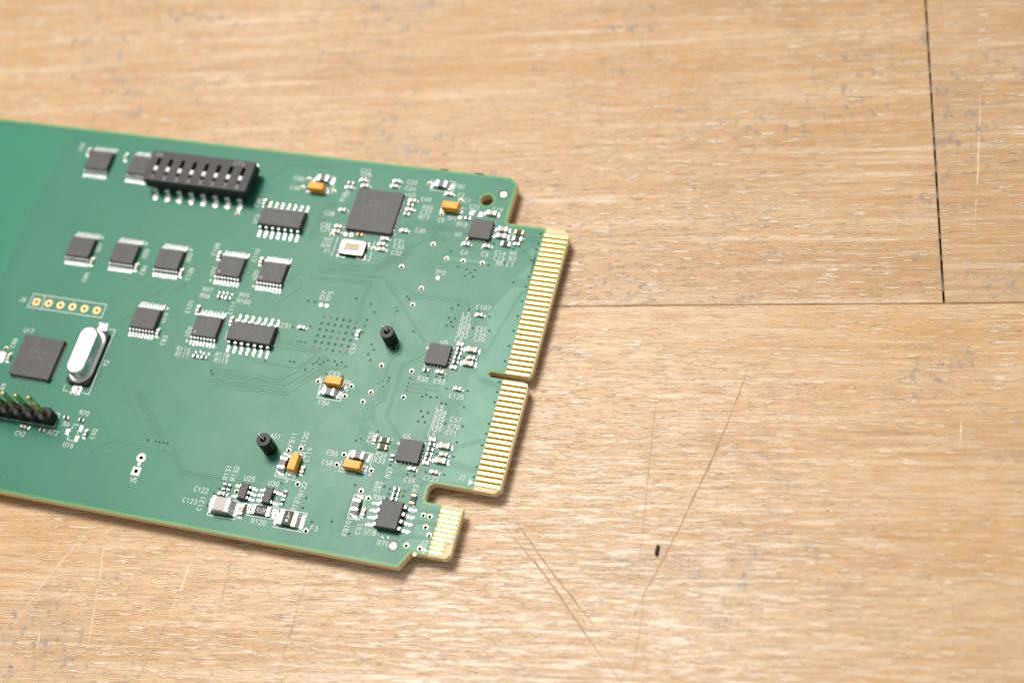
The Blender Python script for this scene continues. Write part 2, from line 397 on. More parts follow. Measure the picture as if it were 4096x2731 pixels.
CO = [('cap','0402',-7.31,-18,'h'),
 ('ind','0402',-9.23,-24.24,'h'),
 ('res','0402',-9.06,-25.13,'h'),
 ('res','0402',-9.06,-26.03,'h'),
 ('res','0402',-9.12,-26.89,'h'),
 ('res','0402',-9.09,-27.74,'h'),
 ('ind','0402',-9.22,-28.77,'h'),
 ('cap','0603',-6.86,-25.01,'h'),
 ('cap','0402',-6.52,-26.53,'h'),
 ('cap','0603',-6.82,-27.68,'h'),
 ('res','0402',-13.85,-30.09,'h'),
 ('cap','0402',-11.24,-30.06,'h'),
 ('cap','0402',-7.3,-32.7,'h'),
 ('cap','0402',-19.01,-44.22,'v'),
 ('resg','0603',-17.24,-44.22,'h'),
 ('resg','0603',-17.26,-45.55,'h'),
 ('res','0402',-15.07,-47.12,'v'),
 ('ind','0402',-9.11,-42.66,'h'),
 ('res','0402',-8.96,-43.58,'h'),
 ('res','0402',-8.96,-44.44,'h'),
 ('res','0402',-8.95,-45.39,'h'),
 ('res','0402',-8.97,-46.25,'h'),
 ('ind','0402',-9.12,-46.97,'h'),
 ('cap','0603',-6.73,-43.52,'h'),
 ('cap','0402',-6.39,-44.98,'h'),
 ('cap','0603',-6.68,-46.24,'h'),
 ('cap','0402',-11.1,-48.47,'h'),
 ('cap','0402',-7.16,-48.38,'h'),
 ('res','0402',-12.61,-52.46,'h'),
 ('res','0402',-12.61,-53.35,'h'),
 ('res','0402',-12.58,-54.21,'h'),
 ('resg','0603',-9.37,-53.73,'v'),
 ('bead','0805',-18.58,-56.55,'v'),
 ('cap','0402',-17.03,-57.47,'v'),
 ('bead','0805',-20.9,-47.8,'h'),
 ('res','0402',-42.49,-57.37,'v'),
 ('res','0402',-41.64,-57.39,'v'),
 ('cap','0402',-42.46,-58.69,'h'),
 ('cap','0603',-38.04,-60.91,'v'),
 ('res','0402',-31.46,-56.69,'v'),
 ('res','0402',-31.47,-58.26,'v'),
 ('bead','0805',-33.56,-51.51,'v'),
 ('cap','0402',-29.81,-52.01,'v'),
 ('cap','0402',-38.77,-25.5,'h'),
 ('cap','0402',-28.15,-25.09,'v'),
 ('bead','0805',-29.69,-37.18,'h'),
 ('bead','0805',-21.55,7.76,'h'),
 ('cap','0402',-19.58,6.04,'h'),
 ('cap','0603',-10.56,2.95,'h'),
 ('res','0402',-14.75,1.33,'h'),
 ('cap','0603',-7.63,-0.16,'h'),
 ('cap','0603',-7.58,-1.54,'h'),
 ('resg','0603',-4.51,-0.34,'h'),
 ('res','0603',-4.51,-1.67,'h'),
 ('res','0603',-6.36,-3.09,'h'),
 ('ind','0402',-4.41,-2.71,'h'),
 ('cap','0402',-13.54,-4.1,'h'),
 ('cap','0402',-9.64,-4.01,'h'),
 ('cap','0402',-36.78,6.79,'h'),
 ('cap','0402',-36.1,5.67,'h'),
 ('res','0402',-39.17,5.91,'h'),
 ('cap','0402',-39.08,4.87,'h'),
 ('cap','0402',-30.28,7.44,'h'),
 ('cap','0402',-30.45,6.33,'h'),
 ('cap','0402',-26.06,3.64,'h'),
 ('res','0402',-26.28,2.72,'h'),
 ('cap','0402',-26.09,1.66,'h'),
 ('res','0402',-26.42,0.62,'h'),
 ('cap','0402',-25.82,-2.95,'h'),
 ('cap','0402',-28.9,-5.18,'h'),
 ('cap','0402',-29.21,-6.39,'h'),
 ('cap','0402',-28.96,-7.46,'h'),
 ('cap','0402',-38.5,-3.84,'h'),
 ('cap','0402',-38.57,-4.94,'h'),
 ('cap','0402',-38.86,-0.22,'h'),
 ('bead','0805',-44.73,5.92,'h'),
 ('resg','0402',-34.01,-5.01,'h'),
 ('cap','0402',-59.58,-13.22,'v'),
 ('cap','0402',-51.03,-13.18,'v'),
 ('cap','0402',-59.6,-24.89,'v'),
 ('cap','0402',-52.41,-26.13,'v'),
 ('cap','0402',-54.67,-0.68,'v'),
 ('cap','0402',-65.66,-17.89,'v'),
 ('cap','0402',-74.93,-18.05,'v'),
 ('cap','0402',-84.31,-18.17,'v'),
 ('cap','0402',-65.53,-30.71,'v'),
 ('cap','0402',-95.08,5.88,'v'),
 ('cap','0402',-86.69,5.73,'v'),
 ('res','0402',-56.3,-21.77,'h'),
 ('res','0402',-54.67,-21.83,'h'),
 ('res','0402',-56.58,-34.27,'h'),
 ('res','0402',-54.9,-34.24,'h'),
 ('cap','0402',-83.57,-53.09,'h'),
 ('res','0402',-79.82,-53.11,'h'),
 ('res','0402',-76.24,-50.01,'h'),
 ('res','0402',-73.21,-49.97,'h'),
 ('cap','0402',-71.4,-52.26,'v'),
 ('cap','0402',-92.45,-40.25,'v')]
TX = [('C107',-7.13,-16.34,0),
 ('L3',-9.77,-18.25,0),
 ('R31',-9.49,-19.27,0),
 ('R28',-9.41,-20.32,0),
 ('R29',-9.4,-21.37,0),
 ('R32',-9.34,-22.34,0),
 ('L4',-9.81,-23.24,0),
 ('C61',-6.32,-20.58,0),
 ('C64',-6.23,-21.55,0),
 ('C65',-6.2,-22.59,0),
 ('U5',-12.21,-24.26,0),
 ('R30',-14.03,-31.78,0),
 ('C63',-10.98,-31.74,0),
 ('C125',-7.25,-34.06,0),
 ('L5',-9.52,-36.59,0),
 ('R38',-9.1,-37.52,0),
 ('R35',-9.14,-38.57,0),
 ('R36',-9.13,-39.63,0),
 ('R39',-9.13,-40.59,0),
 ('L6',-9.58,-41.61,0),
 ('C67',-6.18,-38.35,0),
 ('C70',-6.14,-39.68,0),
 ('C71',-6.32,-40.87,0),
 ('U6',-13.71,-42.75,0),
 ('R34',-17.16,-46.86,0),
 ('R33',-17.18,-47.91,0),
 ('R37',-14.89,-49.72,1),
 ('C69',-10.98,-50.46,0),
 ('C127',-7.47,-49.51,0),
 ('J1',-2.32,-48.4,0),
 ('R2',-15.98,-52.14,0),
 ('R1',-15.91,-53.12,0),
 ('R80',-15.26,-54.39,0),
 ('R3',-9.59,-51.67,1),
 ('FB10',-19.15,-60.62,1),
 ('C91',-17.04,-60.29,1),
 ('U18',-14.9,-60.56,0),
 ('R79',-12.26,-62.04,0),
 ('J2',-5.49,-60.63,0),
 ('FB6',-25.68,-48.04,0),
 ('C68',-26.04,-49.88,0),
 ('C66',-20.05,-44.01,1),
 ('+',-18.06,-50.72,0),
 ('AG1',-36.7,-46.73,0),
 ('FB11',-33.46,-46.81,1),
 ('C120',-31.38,-46.38,1),
 ('C119',-29.86,-49.08,1),
 ('R131',-42.95,-54.71,1),
 ('R132',-41.6,-54.68,1),
 ('U25',-38.64,-55.13,0),
 ('U30',-34.11,-55.22,0),
 ('C122',-46.47,-58.64,0),
 ('C123',-47.76,-60.91,0),
 ('C121',-45.59,-61,1),
 ('R120',-34.45,-62.34,0),
 ('R121',-29.14,-58.03,1),
 ('R122',-28.76,-55.29,1),
 ('F3',-24.57,-61.65,0),
 ('+',-32.02,-54.43,0),
 ('-',-32.67,-57.83,1),
 ('C53',-29.95,-33.44,0),
 ('FB4',-30.12,-39.14,0),
 ('C57',-28.14,-28.01,1),
 ('+',-32.33,-34.63,0),
 ('TP7',-36.97,-18.48,1),
 ('TP6',-35.74,-18.36,1),
 ('C51',-41.81,-25.56,0),
 ('C108',-60.83,-11.97,1),
 ('C110',-52.54,-12.08,1),
 ('C109',-61.54,-24.59,1),
 ('C111',-53.29,-23.56,1),
 ('R97',-59.27,-20.64,0),
 ('R98',-59.36,-21.95,0),
 ('R99',-51.87,-20.68,0),
 ('R100',-51.55,-21.94,0),
 ('U19',-65.44,-27.58,1),
 ('C83',-63.88,-32.04,1),
 ('U26',-59.54,-16.61,1),
 ('U29',-51.16,-16.23,1),
 ('U28',-59.83,-29.55,1),
 ('R116',-59.43,-33.28,0),
 ('R117',-59.34,-34.36,0),
 ('R118',-51.74,-33.18,0),
 ('R119',-51.59,-34.3,0),
 ('C2',-17.4,6.2,0),
 ('C1',-15.88,5.16,0),
 ('C40',-23.75,4.41,0),
 ('R20',-22.96,2.68,0),
 ('C37',-23,1.52,0),
 ('R17',-23.05,0.44,0),
 ('C21',-14.16,3.99,0),
 ('C19',-9.77,4.03,0),
 ('C5',-19.69,0.34,0),
 ('TP1',-17.76,0.94,0),
 ('R13',-15.57,0.02,0),
 ('U1',-15.54,-2.17,0),
 ('C35',-22.89,-2.41,0),
 ('C4',-13.52,-5.81,0),
 ('C3',-9.71,-5.57,0),
 ('C14',-6.93,-4.92,0),
 ('C13',-6.91,-6.03,0),
 ('R5',-6.56,-7.09,0),
 ('R9',-4.56,-4.74,0),
 ('R7',-4.44,-5.9,0),
 ('L1',-4.53,-7.02,0),
 ('TP2',-16.79,-10.5,0),
 ('FB1',-18.04,8.03,0),
 ('FB3',-49.66,5.59,0),
 ('C34',-49.8,3.44,0),
 ('C23',-27.49,7.71,0),
 ('C24',-27.41,6.34,0),
 ('U3',-26.7,5,0),
 ('C28',-41.31,-1.19,0),
 ('C30',-41.19,-3.75,0),
 ('C29',-40.95,-4.71,0),
 ('C26',-39.37,3.84,1),
 ('R16',-39.74,2.77,1),
 ('C25',-36.77,8.14,0),
 ('C27',-37.16,8.97,0),
 ('C31',-26.18,-5.2,0),
 ('C33',-26,-6.38,0),
 ('C32',-26.02,-7.72,0),
 ('Y1',-39.19,-9.23,0),
 ('R14',-40.29,-7.43,1),
 ('R15',-39.27,-7.28,1),
 ('U21',-84.29,-14.94,1),
 ('U20',-74.37,-14.92,1),
 ('U22',-65.46,-14.46,1),
 ('C86',-84.35,-21.66,1),
 ('C84',-73.37,-18.46,1),
 ('C128',-64.03,-17.91,1),
 ('R70',-73.3,-48.52,0),
 ('R4',-75.88,-51.11,0),
 ('C92',-83.85,-54.4,0),
 ('R72',-77.63,-53.13,0),
 ('C90',-69.96,-52.04,1),
 ('C89',-91.15,-46.47,1),
 ('U16',-73.82,-54.92,0),
 ('W5',-59.27,-59.07,0),
 ('Y2',-73.18,-38.31,1),
 ('U17',-90.96,-34.34,0),
 ('J8',-94.98,-28.18,0),
 ('C88',-92.83,-37.27,1),
 ('C36',-56.02,-0.8,1),
 ('U12',-55.21,-4.36,1),
 ('C95',-97.14,6.87,1)]
DT = [(-14.91,-25.74),(-14.81,-44.26),(-75.03,-12.79),(-65.63,-12.76),(-59.46,-18.6),(-50.79,-18.58),(-65.59,-25.59),(-59.46,-31.46),(-84.48,-12.79)]
SK = [[(-19.64,-54.58),(-17.54,-54.47),(-17.45,-58.83),(-19.56,-58.89),(-19.64,-54.58)],
 [(-22.71,-48.8),(-22.86,-47.01),(-18.56,-46.88),(-18.39,-49.43)],
 [(-23.65,-49.04),(-23.56,-51.04),(-20.56,-50.92)],
 [(-34.46,-49.61),(-34.39,-53.88),(-32.37,-53.94),(-32.44,-52.91)],
 [(-32.39,-48.96),(-30.49,-48.84),(-30.4,-50.16)],
 [(-32.37,-53.94),(-30.36,-53.99)],
 [(-40.77,-59.4),(-38.87,-59.47),(-38.74,-62.73),(-43.84,-62.78),(-43.92,-61.08)],
 [(-31.75,-59.4),(-26.61,-59.33),(-26.58,-62.69),(-31.64,-62.69),(-31.75,-59.4)],
 [(-36.97,-61.51),(-31.95,-61.4)],
 [(-36.74,-59.42),(-31.88,-59.22)],
 [(-31.87,-34.34),(-31.84,-36.29),(-26.71,-36.22),(-26.7,-35.8)],
 [(-28.07,-34.29),(-26.71,-34.33),(-26.74,-34.7)],
 [(-31.83,-36.34),(-31.67,-38.36),(-27.33,-38.35),(-27.36,-36.38)],
 [(-23.84,8.85),(-23.55,6.53),(-19.14,6.71),(-19.29,8.87),(-20.42,8.97)],
 [(-9.56,1.28),(-9.26,0.68)],
 [(-10.43,-43.46),(-10.04,-43.43),(-10.05,-44.2)],
 [(-14.42,-47.51),(-14.37,-47.78),(-13.67,-47.79)],
 [(-10.74,-47.79),(-10.04,-47.8),(-10.05,-47.08)],
 [(-10.42,-24.91),(-10.21,-24.92),(-10.31,-25.56)],
 [(-14.56,-29),(-14.56,-29.22),(-13.8,-29.24)],
 [(-10.94,-29.22),(-10.31,-29.26),(-10.2,-28.58)],
 [(-93.31,-26.69),(-77.81,-26.66),(-77.74,-29.46),(-93.4,-29.56),(-93.31,-26.69)],
 [(-90.78,-26.79),(-90.39,-29.5)],
 [(-75.26,-31.54),(-74.04,-31.5),(-74.06,-42.98)],
 [(-79.23,-43.73),(-79.21,-44.87),(-78.12,-44.92)],
 [(-75.29,-44.75),(-74.04,-44.84),(-74.02,-40.88)],
 [(-73.43,-50.95),(-74.36,-50.89),(-74.47,-51.87)],
 [(-74.51,-53.21),(-74.49,-53.94),(-73.26,-54.02)],
 [(-73.04,-52.07),(-73.03,-52.8)],
 [(-89.09,-52.09),(-77.89,-52.08),(-77.99,-49.37),(-78.85,-49.42)],
 [(-53.66,-13.73),(-53.66,-17.38)],
 [(-44.94,-13.83),(-45.07,-17.45)],
 [(-53.69,-26.66),(-53.74,-30.25)],
 [(-42.83,-27.27),(-42.64,-29.87),(-43.26,-29.89)],
 [(-52.51,-28.39),(-52.31,-30.02),(-51.45,-30.21)],
 [(-45.06,-2.74),(-45.23,-5.61)],
 [(-30.82,-5.87),(-30.75,-7.44)],
 [(-30.74,-8.18),(-30.61,-10.09),(-31.07,-10.07)],
 [(-38.03,-5.98),(-38.04,-10.18)],
 [(-27.46,-3.78),(-27.82,-4.46),(-28.39,-4.44)],
 [(-28.23,5.05),(-27.79,5),(-27.76,4.58)],
 [(-46.37,6.78),(-42.66,6.83),(-42.24,3.3)]]
TR = [[(-39.56,-13.23),(-26.82,-12.79),(-15.73,-24.5)],
 [(-39.44,-13.58),(-26.88,-13.23),(-15.87,-24.8)],
 [(-41.08,-14.79),(-29.04,-14.22)],
 [(-40.97,-15.14),(-29.69,-14.68)],
 [(-28.66,-14.59),(-29.16,-16.85),(-29.02,-21.77),(-27.48,-23.15)],
 [(-29.12,-14.37),(-29.62,-17.06),(-29.31,-21.88)],
 [(-38.07,-11.97),(-29.28,-10.81),(-25.21,-7.03)],
 [(-37.85,-12.23),(-28.98,-11.13),(-24.53,-7.08)],
 [(-37.63,-12.49),(-28.68,-11.46),(-23.77,-6.97)],
 [(-38.85,-12.9),(-28.45,-11.79),(-23.22,-7.48)],
 [(-22.82,-18.88),(-22.87,-21.58),(-19.69,-24.44),(-19.85,-27.37),(-21.14,-28.66)],
 [(-22.87,-19.6),(-22.54,-21.81),(-19.98,-24.35)],
 [(-45.52,-21.39),(-42.12,-17.81),(-41.9,-16.01)],
 [(-43.1,-28.46),(-38.74,-28.33)],
 [(-41.6,-28.93),(-37.22,-28.5)],
 [(-38.43,-29.26),(-37.24,-28.44)],
 [(-21.22,-15.86),(-20.74,-15.55),(-13.19,-15.4),(-10.39,-15.43),(-9.62,-17)],
 [(-20.68,-16.24),(-13.18,-15.94),(-12.74,-17.26)],
 [(-22.92,-18.76),(-22.69,-21.65),(-19.93,-24.33),(-19.64,-27.67),(-21.06,-29.24)],
 [(-15.04,-26.6),(-18.55,-29.73),(-18.56,-35.75)],
 [(-14.81,-26.44),(-18.18,-29.81),(-18.17,-35.68)],
 [(-8.03,-18.28),(-7.78,-20.51)],
 [(-13.01,-29.11),(-12.75,-31.72)],
 [(-10.05,-29.22),(-9.88,-31.53)],
 [(-16.23,-32),(-15.14,-31.97)],
 [(-16.25,-32.88),(-11.49,-32.82),(-10.87,-32.13)],
 [(-16.31,-33.62),(-10.76,-33.49),(-9.57,-34.81)],
 [(-16.25,-34.41),(-12.69,-34.32)],
 [(-9.34,-32.75),(-8.27,-32.72)],
 [(-18.61,-34.19),(-18.56,-39.75),(-14.78,-43.57)],
 [(-18.32,-34.14),(-18.24,-39.7),(-14.56,-43.4)],
 [(-21.08,-34.6),(-21.11,-37.67)],
 [(-20.42,-34.49),(-20.14,-36.78),(-21.03,-37.94)],
 [(-16.14,-44.66),(-14.67,-44.61)],
 [(-16.28,-45.1),(-14.68,-45.03)],
 [(-8.59,-35.84),(-7.85,-36.57),(-7.68,-39.1)],
 [(-15.89,-49.07),(-13.75,-48.62),(-12.91,-47.85)],
 [(-14.33,-49.82),(-11.69,-49.76)],
 [(-11.25,-52.62),(-8.14,-50.15)],
 [(-22.28,-42.09),(-22.29,-44.93)],
 [(-21.7,-41.99),(-21.75,-44.7),(-21.51,-45.22),(-20.11,-46.24),(-18.91,-46.17),(-15.86,-48.7),(-13.73,-48.66),(-13.02,-47.92)],
 [(-21.05,-41.88),(-21,-45.13),(-19.68,-45.89),(-17.66,-47.63),(-14.95,-49.5)],
 [(-14.31,-49.87),(-11.39,-49.83)],
 [(-20.03,-53.03),(-19.97,-54.52),(-20.03,-58.99),(-19.54,-59.71),(-17.12,-59.39)],
 [(-8.79,-54.24),(-7.84,-55.27),(-4.52,-55.06)],
 [(-8.79,-57.85),(-7.79,-57.26),(-4.2,-57.13)],
 [(-9.24,-61.2),(-8.38,-60.15),(-4.63,-59.71)],
 [(-38.5,-34.85),(-34.69,-30.36),(-33.48,-30.33),(-33.2,-31.2)],
 [(-38.4,-35.15),(-34.6,-30.94),(-33.71,-30.85)],
 [(-37.89,-36.66),(-34.46,-33.22),(-34.6,-32.18)],
 [(-37.58,-37.56),(-31.3,-31.1)],
 [(-37.45,-37.96),(-31.42,-31.98),(-29.98,-32.06),(-29.35,-31.21)],
 [(-37.31,-38.36),(-31.29,-32.38),(-29.47,-32.4),(-28.49,-31.71)],
 [(-40.44,-29.12),(-33.95,-29.49),(-32.4,-30.53)],
 [(-40.33,-29.43),(-34.53,-29.91),(-32.81,-30.81),(-33.03,-31.7)],
 [(-19.95,-24.75),(-19.73,-27.51),(-21.01,-28.89),(-20.91,-33),(-21.77,-33.77)],
 [(-19.92,-33.36),(-19.93,-36.59),(-21.53,-38.1),(-21.48,-41.13)],
 [(-19.7,-33.43),(-19.59,-36.74),(-20.91,-37.89),(-20.74,-41)],
 [(-20.68,-34.42),(-20.71,-36.61),(-22.34,-38.03),(-22.23,-41.26)],
 [(-52.79,-35.91),(-39.55,-35.87),(-36.67,-33.16)],
 [(-52.56,-36.52),(-39.65,-36.48),(-36.57,-33.46)],
 [(-52.14,-37.1),(-38.17,-36.92),(-36.1,-34.88)],
 [(-52.67,-37.94),(-37.68,-37.47),(-35.86,-35.58)],
 [(-52.52,-38.34),(-37.67,-38.1),(-35.69,-36.08)],
 [(-51.7,-38.85),(-37.73,-38.54),(-35.59,-36.38)],
 [(-51.59,-39.16),(-37.71,-38.9),(-35.49,-36.69)],
 [(-42.81,-28.74),(-38.64,-28.83)],
 [(-42.46,-29.77),(-37.79,-29.78)],
 [(-45.91,-33.27),(-37.85,-33.35)],
 [(-56.33,-52.31),(-54.52,-52.5),(-50.9,-55.78),(-43.63,-55.75),(-36.82,-56.06),(-35.93,-57.01)],
 [(-56.18,-52.72),(-54.72,-52.75),(-51.09,-56.24),(-44.87,-56.18),(-39.26,-56.22)],
 [(-37.05,-58.17),(-35.91,-59.06)],
 [(-32.88,-55.07),(-32.95,-56.46)],
 [(-57.02,-50.55),(-55.83,-51.36)],
 [(-70.95,-47.93),(-66.43,-52.75),(-69.26,-55.58)],
 [(-68.16,-42.65),(-59.54,-51.26)],
 [(-65.82,-42.86),(-57.93,-51.27)],
 [(-65.26,-42.77),(-57.2,-51.29)],
 [(-64.9,-42.55),(-56.65,-51.19)],
 [(-64.48,-42.48),(-55.92,-51.21)],
 [(-66.02,-52.68),(-55.31,-52.4),(-53.61,-53.83)],
 [(-61.84,-52.46),(-53.91,-52.3)],
 [(-76.7,-53.51),(-74.76,-55.23)],
 [(-88.75,-44.24),(-88.55,-47.13)],
 [(-87.53,-44.19),(-87.33,-47.07)],
 [(-86.13,-44.19),(-85.84,-47.28)],
 [(-84.91,-44.14),(-84.3,-47.63)],
 [(-83.7,-44.09),(-82.87,-47.39)],
 [(-82.8,-44.02),(-81.95,-47.39)],
 [(-24.97,-0.74),(-14.14,-0.75)],
 [(-24.85,-1.13),(-14.1,-1.15)],
 [(-24.72,-1.61),(-14.05,-1.63)],
 [(-23.56,-5.59),(-21.48,-3.27),(-17.87,-3.31)],
 [(-23.42,-6.06),(-21.1,-3.62),(-17.61,-3.76)],
 [(-3.46,-1.07),(-0.27,-0.45)],
 [(-3.44,-1.71),(-0.15,-1.23)],
 [(-3.99,-4.49),(-0.39,-2.22)],
 [(-15.12,-5.01),(-12.08,-4.72),(-11.66,-4.18)],
 [(-48.52,-21.05),(-46.89,-18.41)],
 [(-45.83,-21.48),(-41.89,-17.48)],
 [(-44.61,-16.7),(-42.87,-14.55)],
 [(-74.01,-24.63),(-71.5,-22.16)],
 [(-69.11,-23.18),(-66.64,-20.21)],
 [(-65.95,-22.01),(-62.91,-18.77)],
 [(-74.22,-21.18),(-70.1,-18.11)],
 [(-43.57,-6.5),(-42.99,0.01),(-41.24,1.41)],
 [(-42.96,-6.41),(-42.49,-0.35),(-40.74,1.04)],
 [(-53.27,8.84),(-41.63,9.56)],
 [(-27.97,-1.59),(-19.98,-1.15)],
 [(-27.85,-1.99),(-19.87,-1.55)],
 [(-24.64,-6.55),(-19.68,-2.22)],
 [(-24.95,-6.32),(-19.79,-1.82)],
 [(-55.79,4.93),(-52.82,8.71),(-44.8,8.98)],
 [(-43.32,-7.23),(-41.49,-1.28),(-38.06,1.5)],
 [(-72.59,-23.6),(-68.74,-19.6)],
 [(-70.89,-23.98),(-66.37,-19.73)],
 [(-74.51,-29.99),(-71.75,-27.65)],
 [(-69.99,-23.52),(-66.49,-19.43)]]
PO = [[(-2.45,-11.44),(-3.21,-11.71),(-6.08,-17.36),(-5.87,-18.4),(-5.45,-19.24),(-5.02,-23.96),(-4.32,-24.3),(-3.43,-20.42),(-1.3,-12.19),(-0.19,-11.17)],
 [(0.09,-12.28),(-0.89,-12.74),(-3.09,-20.67),(-3.78,-24.8),(-5.19,-25.62),(-5.25,-28.43),(-4.23,-29.72),(-0.82,-30.46),(-3.19,-28.82),(-3.28,-28.25),(0.01,-28)],
 [(-5.98,-29.72),(-5.75,-32.8),(-5.84,-35.19),(-5.95,-32.95),(-5.95,-37.38),(-5.08,-37.38),(-4.96,-41.23),(-5.97,-41.41),(-5.91,-42.59),(-4.88,-42.96),(-0.25,-40.62),(-0.12,-31.54),(-0.24,-31.66),(-4.1,-30.72)],
 [(-0.04,-41.42),(-4.54,-43.74),(-5.09,-45.08),(-4.5,-45.8),(-0.31,-46.29)],
 [(-5.92,-47.29),(-4.83,-46.96),(-0.16,-47.36),(-0.18,-48.72),(-1.14,-49.5),(-5.93,-49.62),(-5.81,-48.64)],
 [(-16.39,-7.11),(-8.95,-6.96),(-8.74,-7.72),(-16.45,-7.92)],
 [(-7.71,-59.03),(-7.66,-57.83),(-5.01,-57.61),(-5.13,-59.47),(-6.71,-59.57),(-7.73,-59.63)],
 [(-9.43,-61.33),(-8.38,-60.28),(-4.56,-59.89),(-4.75,-62.14),(-8.94,-62.34)],
 [(-2.35,-3.3),(-0.35,-2.37),(-0.54,-9.44),(-2.93,-9.8),(-0.4,-5.54)]]
M_ = {'fid': [(-9.55,7.49),(-10.47,-62.1)],
 'hole': (-12.32,5.85),
 'row': [(-92.08,-28.22),(-89.48,-28.14),(-86.96,-28.16),(-84.44,-28.13),(-81.89,-28.13),(-79.32,-28.11)],
 'w5': [(-59.48,-54.83),(-59.46,-57.4)],
 'w5silk': (-59.4,-56.1),
 'tp': [(-16.38,1.51),(-16.97,-11.63),(-36.84,-20.34),(-35.7,-20.33),(-36.88,-5.11),(-35.73,-5.08)],
 'edgehole': (-6.55,-62.85),
 'pads_c21': [(-14.39,2.81),(-12.69,2.64)],
 'pads_u16': [(-72.85,-51.44),(-75.1,-52.53),(-72.88,-53.51)],
 'pads_r97': [(-56.93,-20.84),(-56.06,-20.79),(-55.35,-20.77),(-54.38,-20.84),(-57,-33.38),(-56.1,-33.23),(-55.35,-33.39),(-54.41,-33.36)],
 'pad_left': (-94.27,-40.44),
 'tri': [(-0.65,-49.01),(-4.99,-61.91)],
 'pads_r79': [(-12.73,-61.01),(-11.86,-60.87)]}
SCR = {'light': [[(71.49,42.66),(72.27,32.98),(73.03,21.47),(73.51,12.44)],
 [(-45.15,-66.62),(-45.2,-75.45),(-45.64,-81.51)],
 [(-62.36,-67.88),(-60.11,-76.82),(-57.4,-88.65)],
 [(-67.03,-86.88),(-66.2,-90.43)],
 [(-64.43,-65.87),(-69.27,-77.04),(-73.25,-90.36)],
 [(75.07,-22.93),(75.45,-28.08)]],
 'dark': [[(40.05,-18.79),(38.99,-26.62),(36.72,-38.53),(33.09,-53.75),(30.96,-60.97),(29.49,-67.56)],
 [(5.02,-53.52),(14.51,-61.12),(23.96,-70.13),(30.41,-75.94)],
 [(6.1,-51.72),(15.94,-60.85),(25.02,-68.45)],
 [(30.96,-60.97),(31.92,-75.63)],
 [(-45.64,-81.51),(-47.04,-91.86)],
 [(-38.33,-68.43),(-37.33,-77.65)],
 [(-24.36,-67.29),(-23.95,-86.51)],
 [(25.75,-26.73),(29.47,-59.01)]]}


# ------------------------------------------------------------------ the table
GRAIN = math.radians(9.33)
table = bpy.data.objects.new('table_top', None); COL.objects.link(table)
table['kind'] = 'structure'; table['label'] = 'worn varnished wooden table top of butted planks'
table.rotation_euler = (0, 0, GRAIN)
def tl(x, y):   # board plane to table coordinates
    c, s = math.cos(-GRAIN), math.sin(-GRAIN); return (x * c - y * s, x * s + y * c)
seam_y = tl(37.44, -7.10)[1]; seam_x = tl(65.18, 28.13)[0]
WIDE = 900
def plank(x0, x1, y0, y1, seed, tone, glare=None):
    bm = bmesh.new(); add_box(bm, x0, x1, y0, y1, -18, 0, .13, 2)
    m_ = wood_mat('worn varnished wood', seed, tone, glare, .515 if glare else .455)
    return obj('plank', to_mesh(bm, 'plank', m_), table)
plank(-WIDE, seam_x - .19, seam_y + .05, seam_y + 190, 3.0, .96)
plank(seam_x + .19, WIDE, seam_y + .05, seam_y + 190, 5.0, .92)
p_low = plank(-WIDE, WIDE, seam_y - 190, seam_y - .05, 8.0, 1.05, (*tl(18, -72), 85))  # last argument places the painted glare
obj('underlay', box_mesh('underlay', 2 * WIDE, 376, -20, -1.7, 'underlay', cx=0, cy=seam_y), table)
M['dirt'] = plain('dusty seam dirt', (.11, .10, .09), .95, var=.9, vscale=.35)
for k in range(26):     # patches of dirt and dust packed into the upright seam
    y_ = seam_y + .4 + k * 4.6 + rnd.uniform(-1, 1); l_ = rnd.uniform(.8, 4.0)
    obj('seam_dirt', box_mesh('seam_dirt', .40, round(l_, 1), -1.6, rnd.choice((-.12, -.3, -.6)), 'dirt', .05), table, (seam_x, y_, 0))
# scratches: narrow worn tracks in the varnish
M['scratch_pale'] = plain('scratched pale wood', (.80, .65, .49), .6, var=.2, vscale=.6)
M['scratch_dark'] = plain('scratched brown wood', (.38, .205, .090), .5, var=.25, vscale=.5)
def scratch(pts, w, mat, k, gap=0.0):
    P = [Vector(tl(*p)) for p in pts]; Q = []
    for a, b in zip(P, P[1:]):
        steps = max(2, int((b - a).length / 1.3))
        for i in range(steps): Q.append(a.lerp(b, i / steps))
    Q.append(P[-1]); n = len(Q); vs = []; fs = []
    for i, q in enumerate(Q):
        d = (Q[min(i + 1, n - 1)] - Q[max(i - 1, 0)]).normalized(); nn = Vector((-d.y, d.x))
        ww = w * (.35 + .65 * rnd.random()) * min(1, .2 + 3 * min(i, n - 1 - i) / n)
        q = q + nn * rnd.uniform(-.08, .08)
        for s_ in (.5, -.5): vs.append((*(q + nn * ww * s_), .006 + .002 * k))
    for i in range(n - 1):
        if i in (0, n - 2) or rnd.random() > gap: fs.append((2 * i + 1, 2 * i + 3, 2 * i + 2, 2 * i))
    obj('scratch', mesh('scratch', vs, fs, mat), table)
k = 0
for pts in SCR['light']: scratch(pts, .34 if k == 1 else .22, 'scratch_pale', k, .10); k += 1
for pts in SCR['dark']: scratch(pts, .40 if k < 9 else .13, 'scratch_dark', k); k += 1
# a dark crumb lying on the lower plank
vs, fs = lathe([(0.02, -.75), (.20, -.62), (.27, -.2), (.22, .25), (.24, .5), (.02, .72)], 9)
vs = [(x + .10 * math.sin(3 * z), z, .22 + y * .8) for x, y, z in vs]
cr = obj('crumb', mesh('crumb', vs, fs, 'crumb', smooth=True), None, (31.48, -53.86, 0), math.radians(12))
cr.scale = (1.25, 1.35, 1.1)
cr['label'] = 'tiny dark elongated crumb lying on the lower plank right of the board'; cr['category'] = 'crumb'

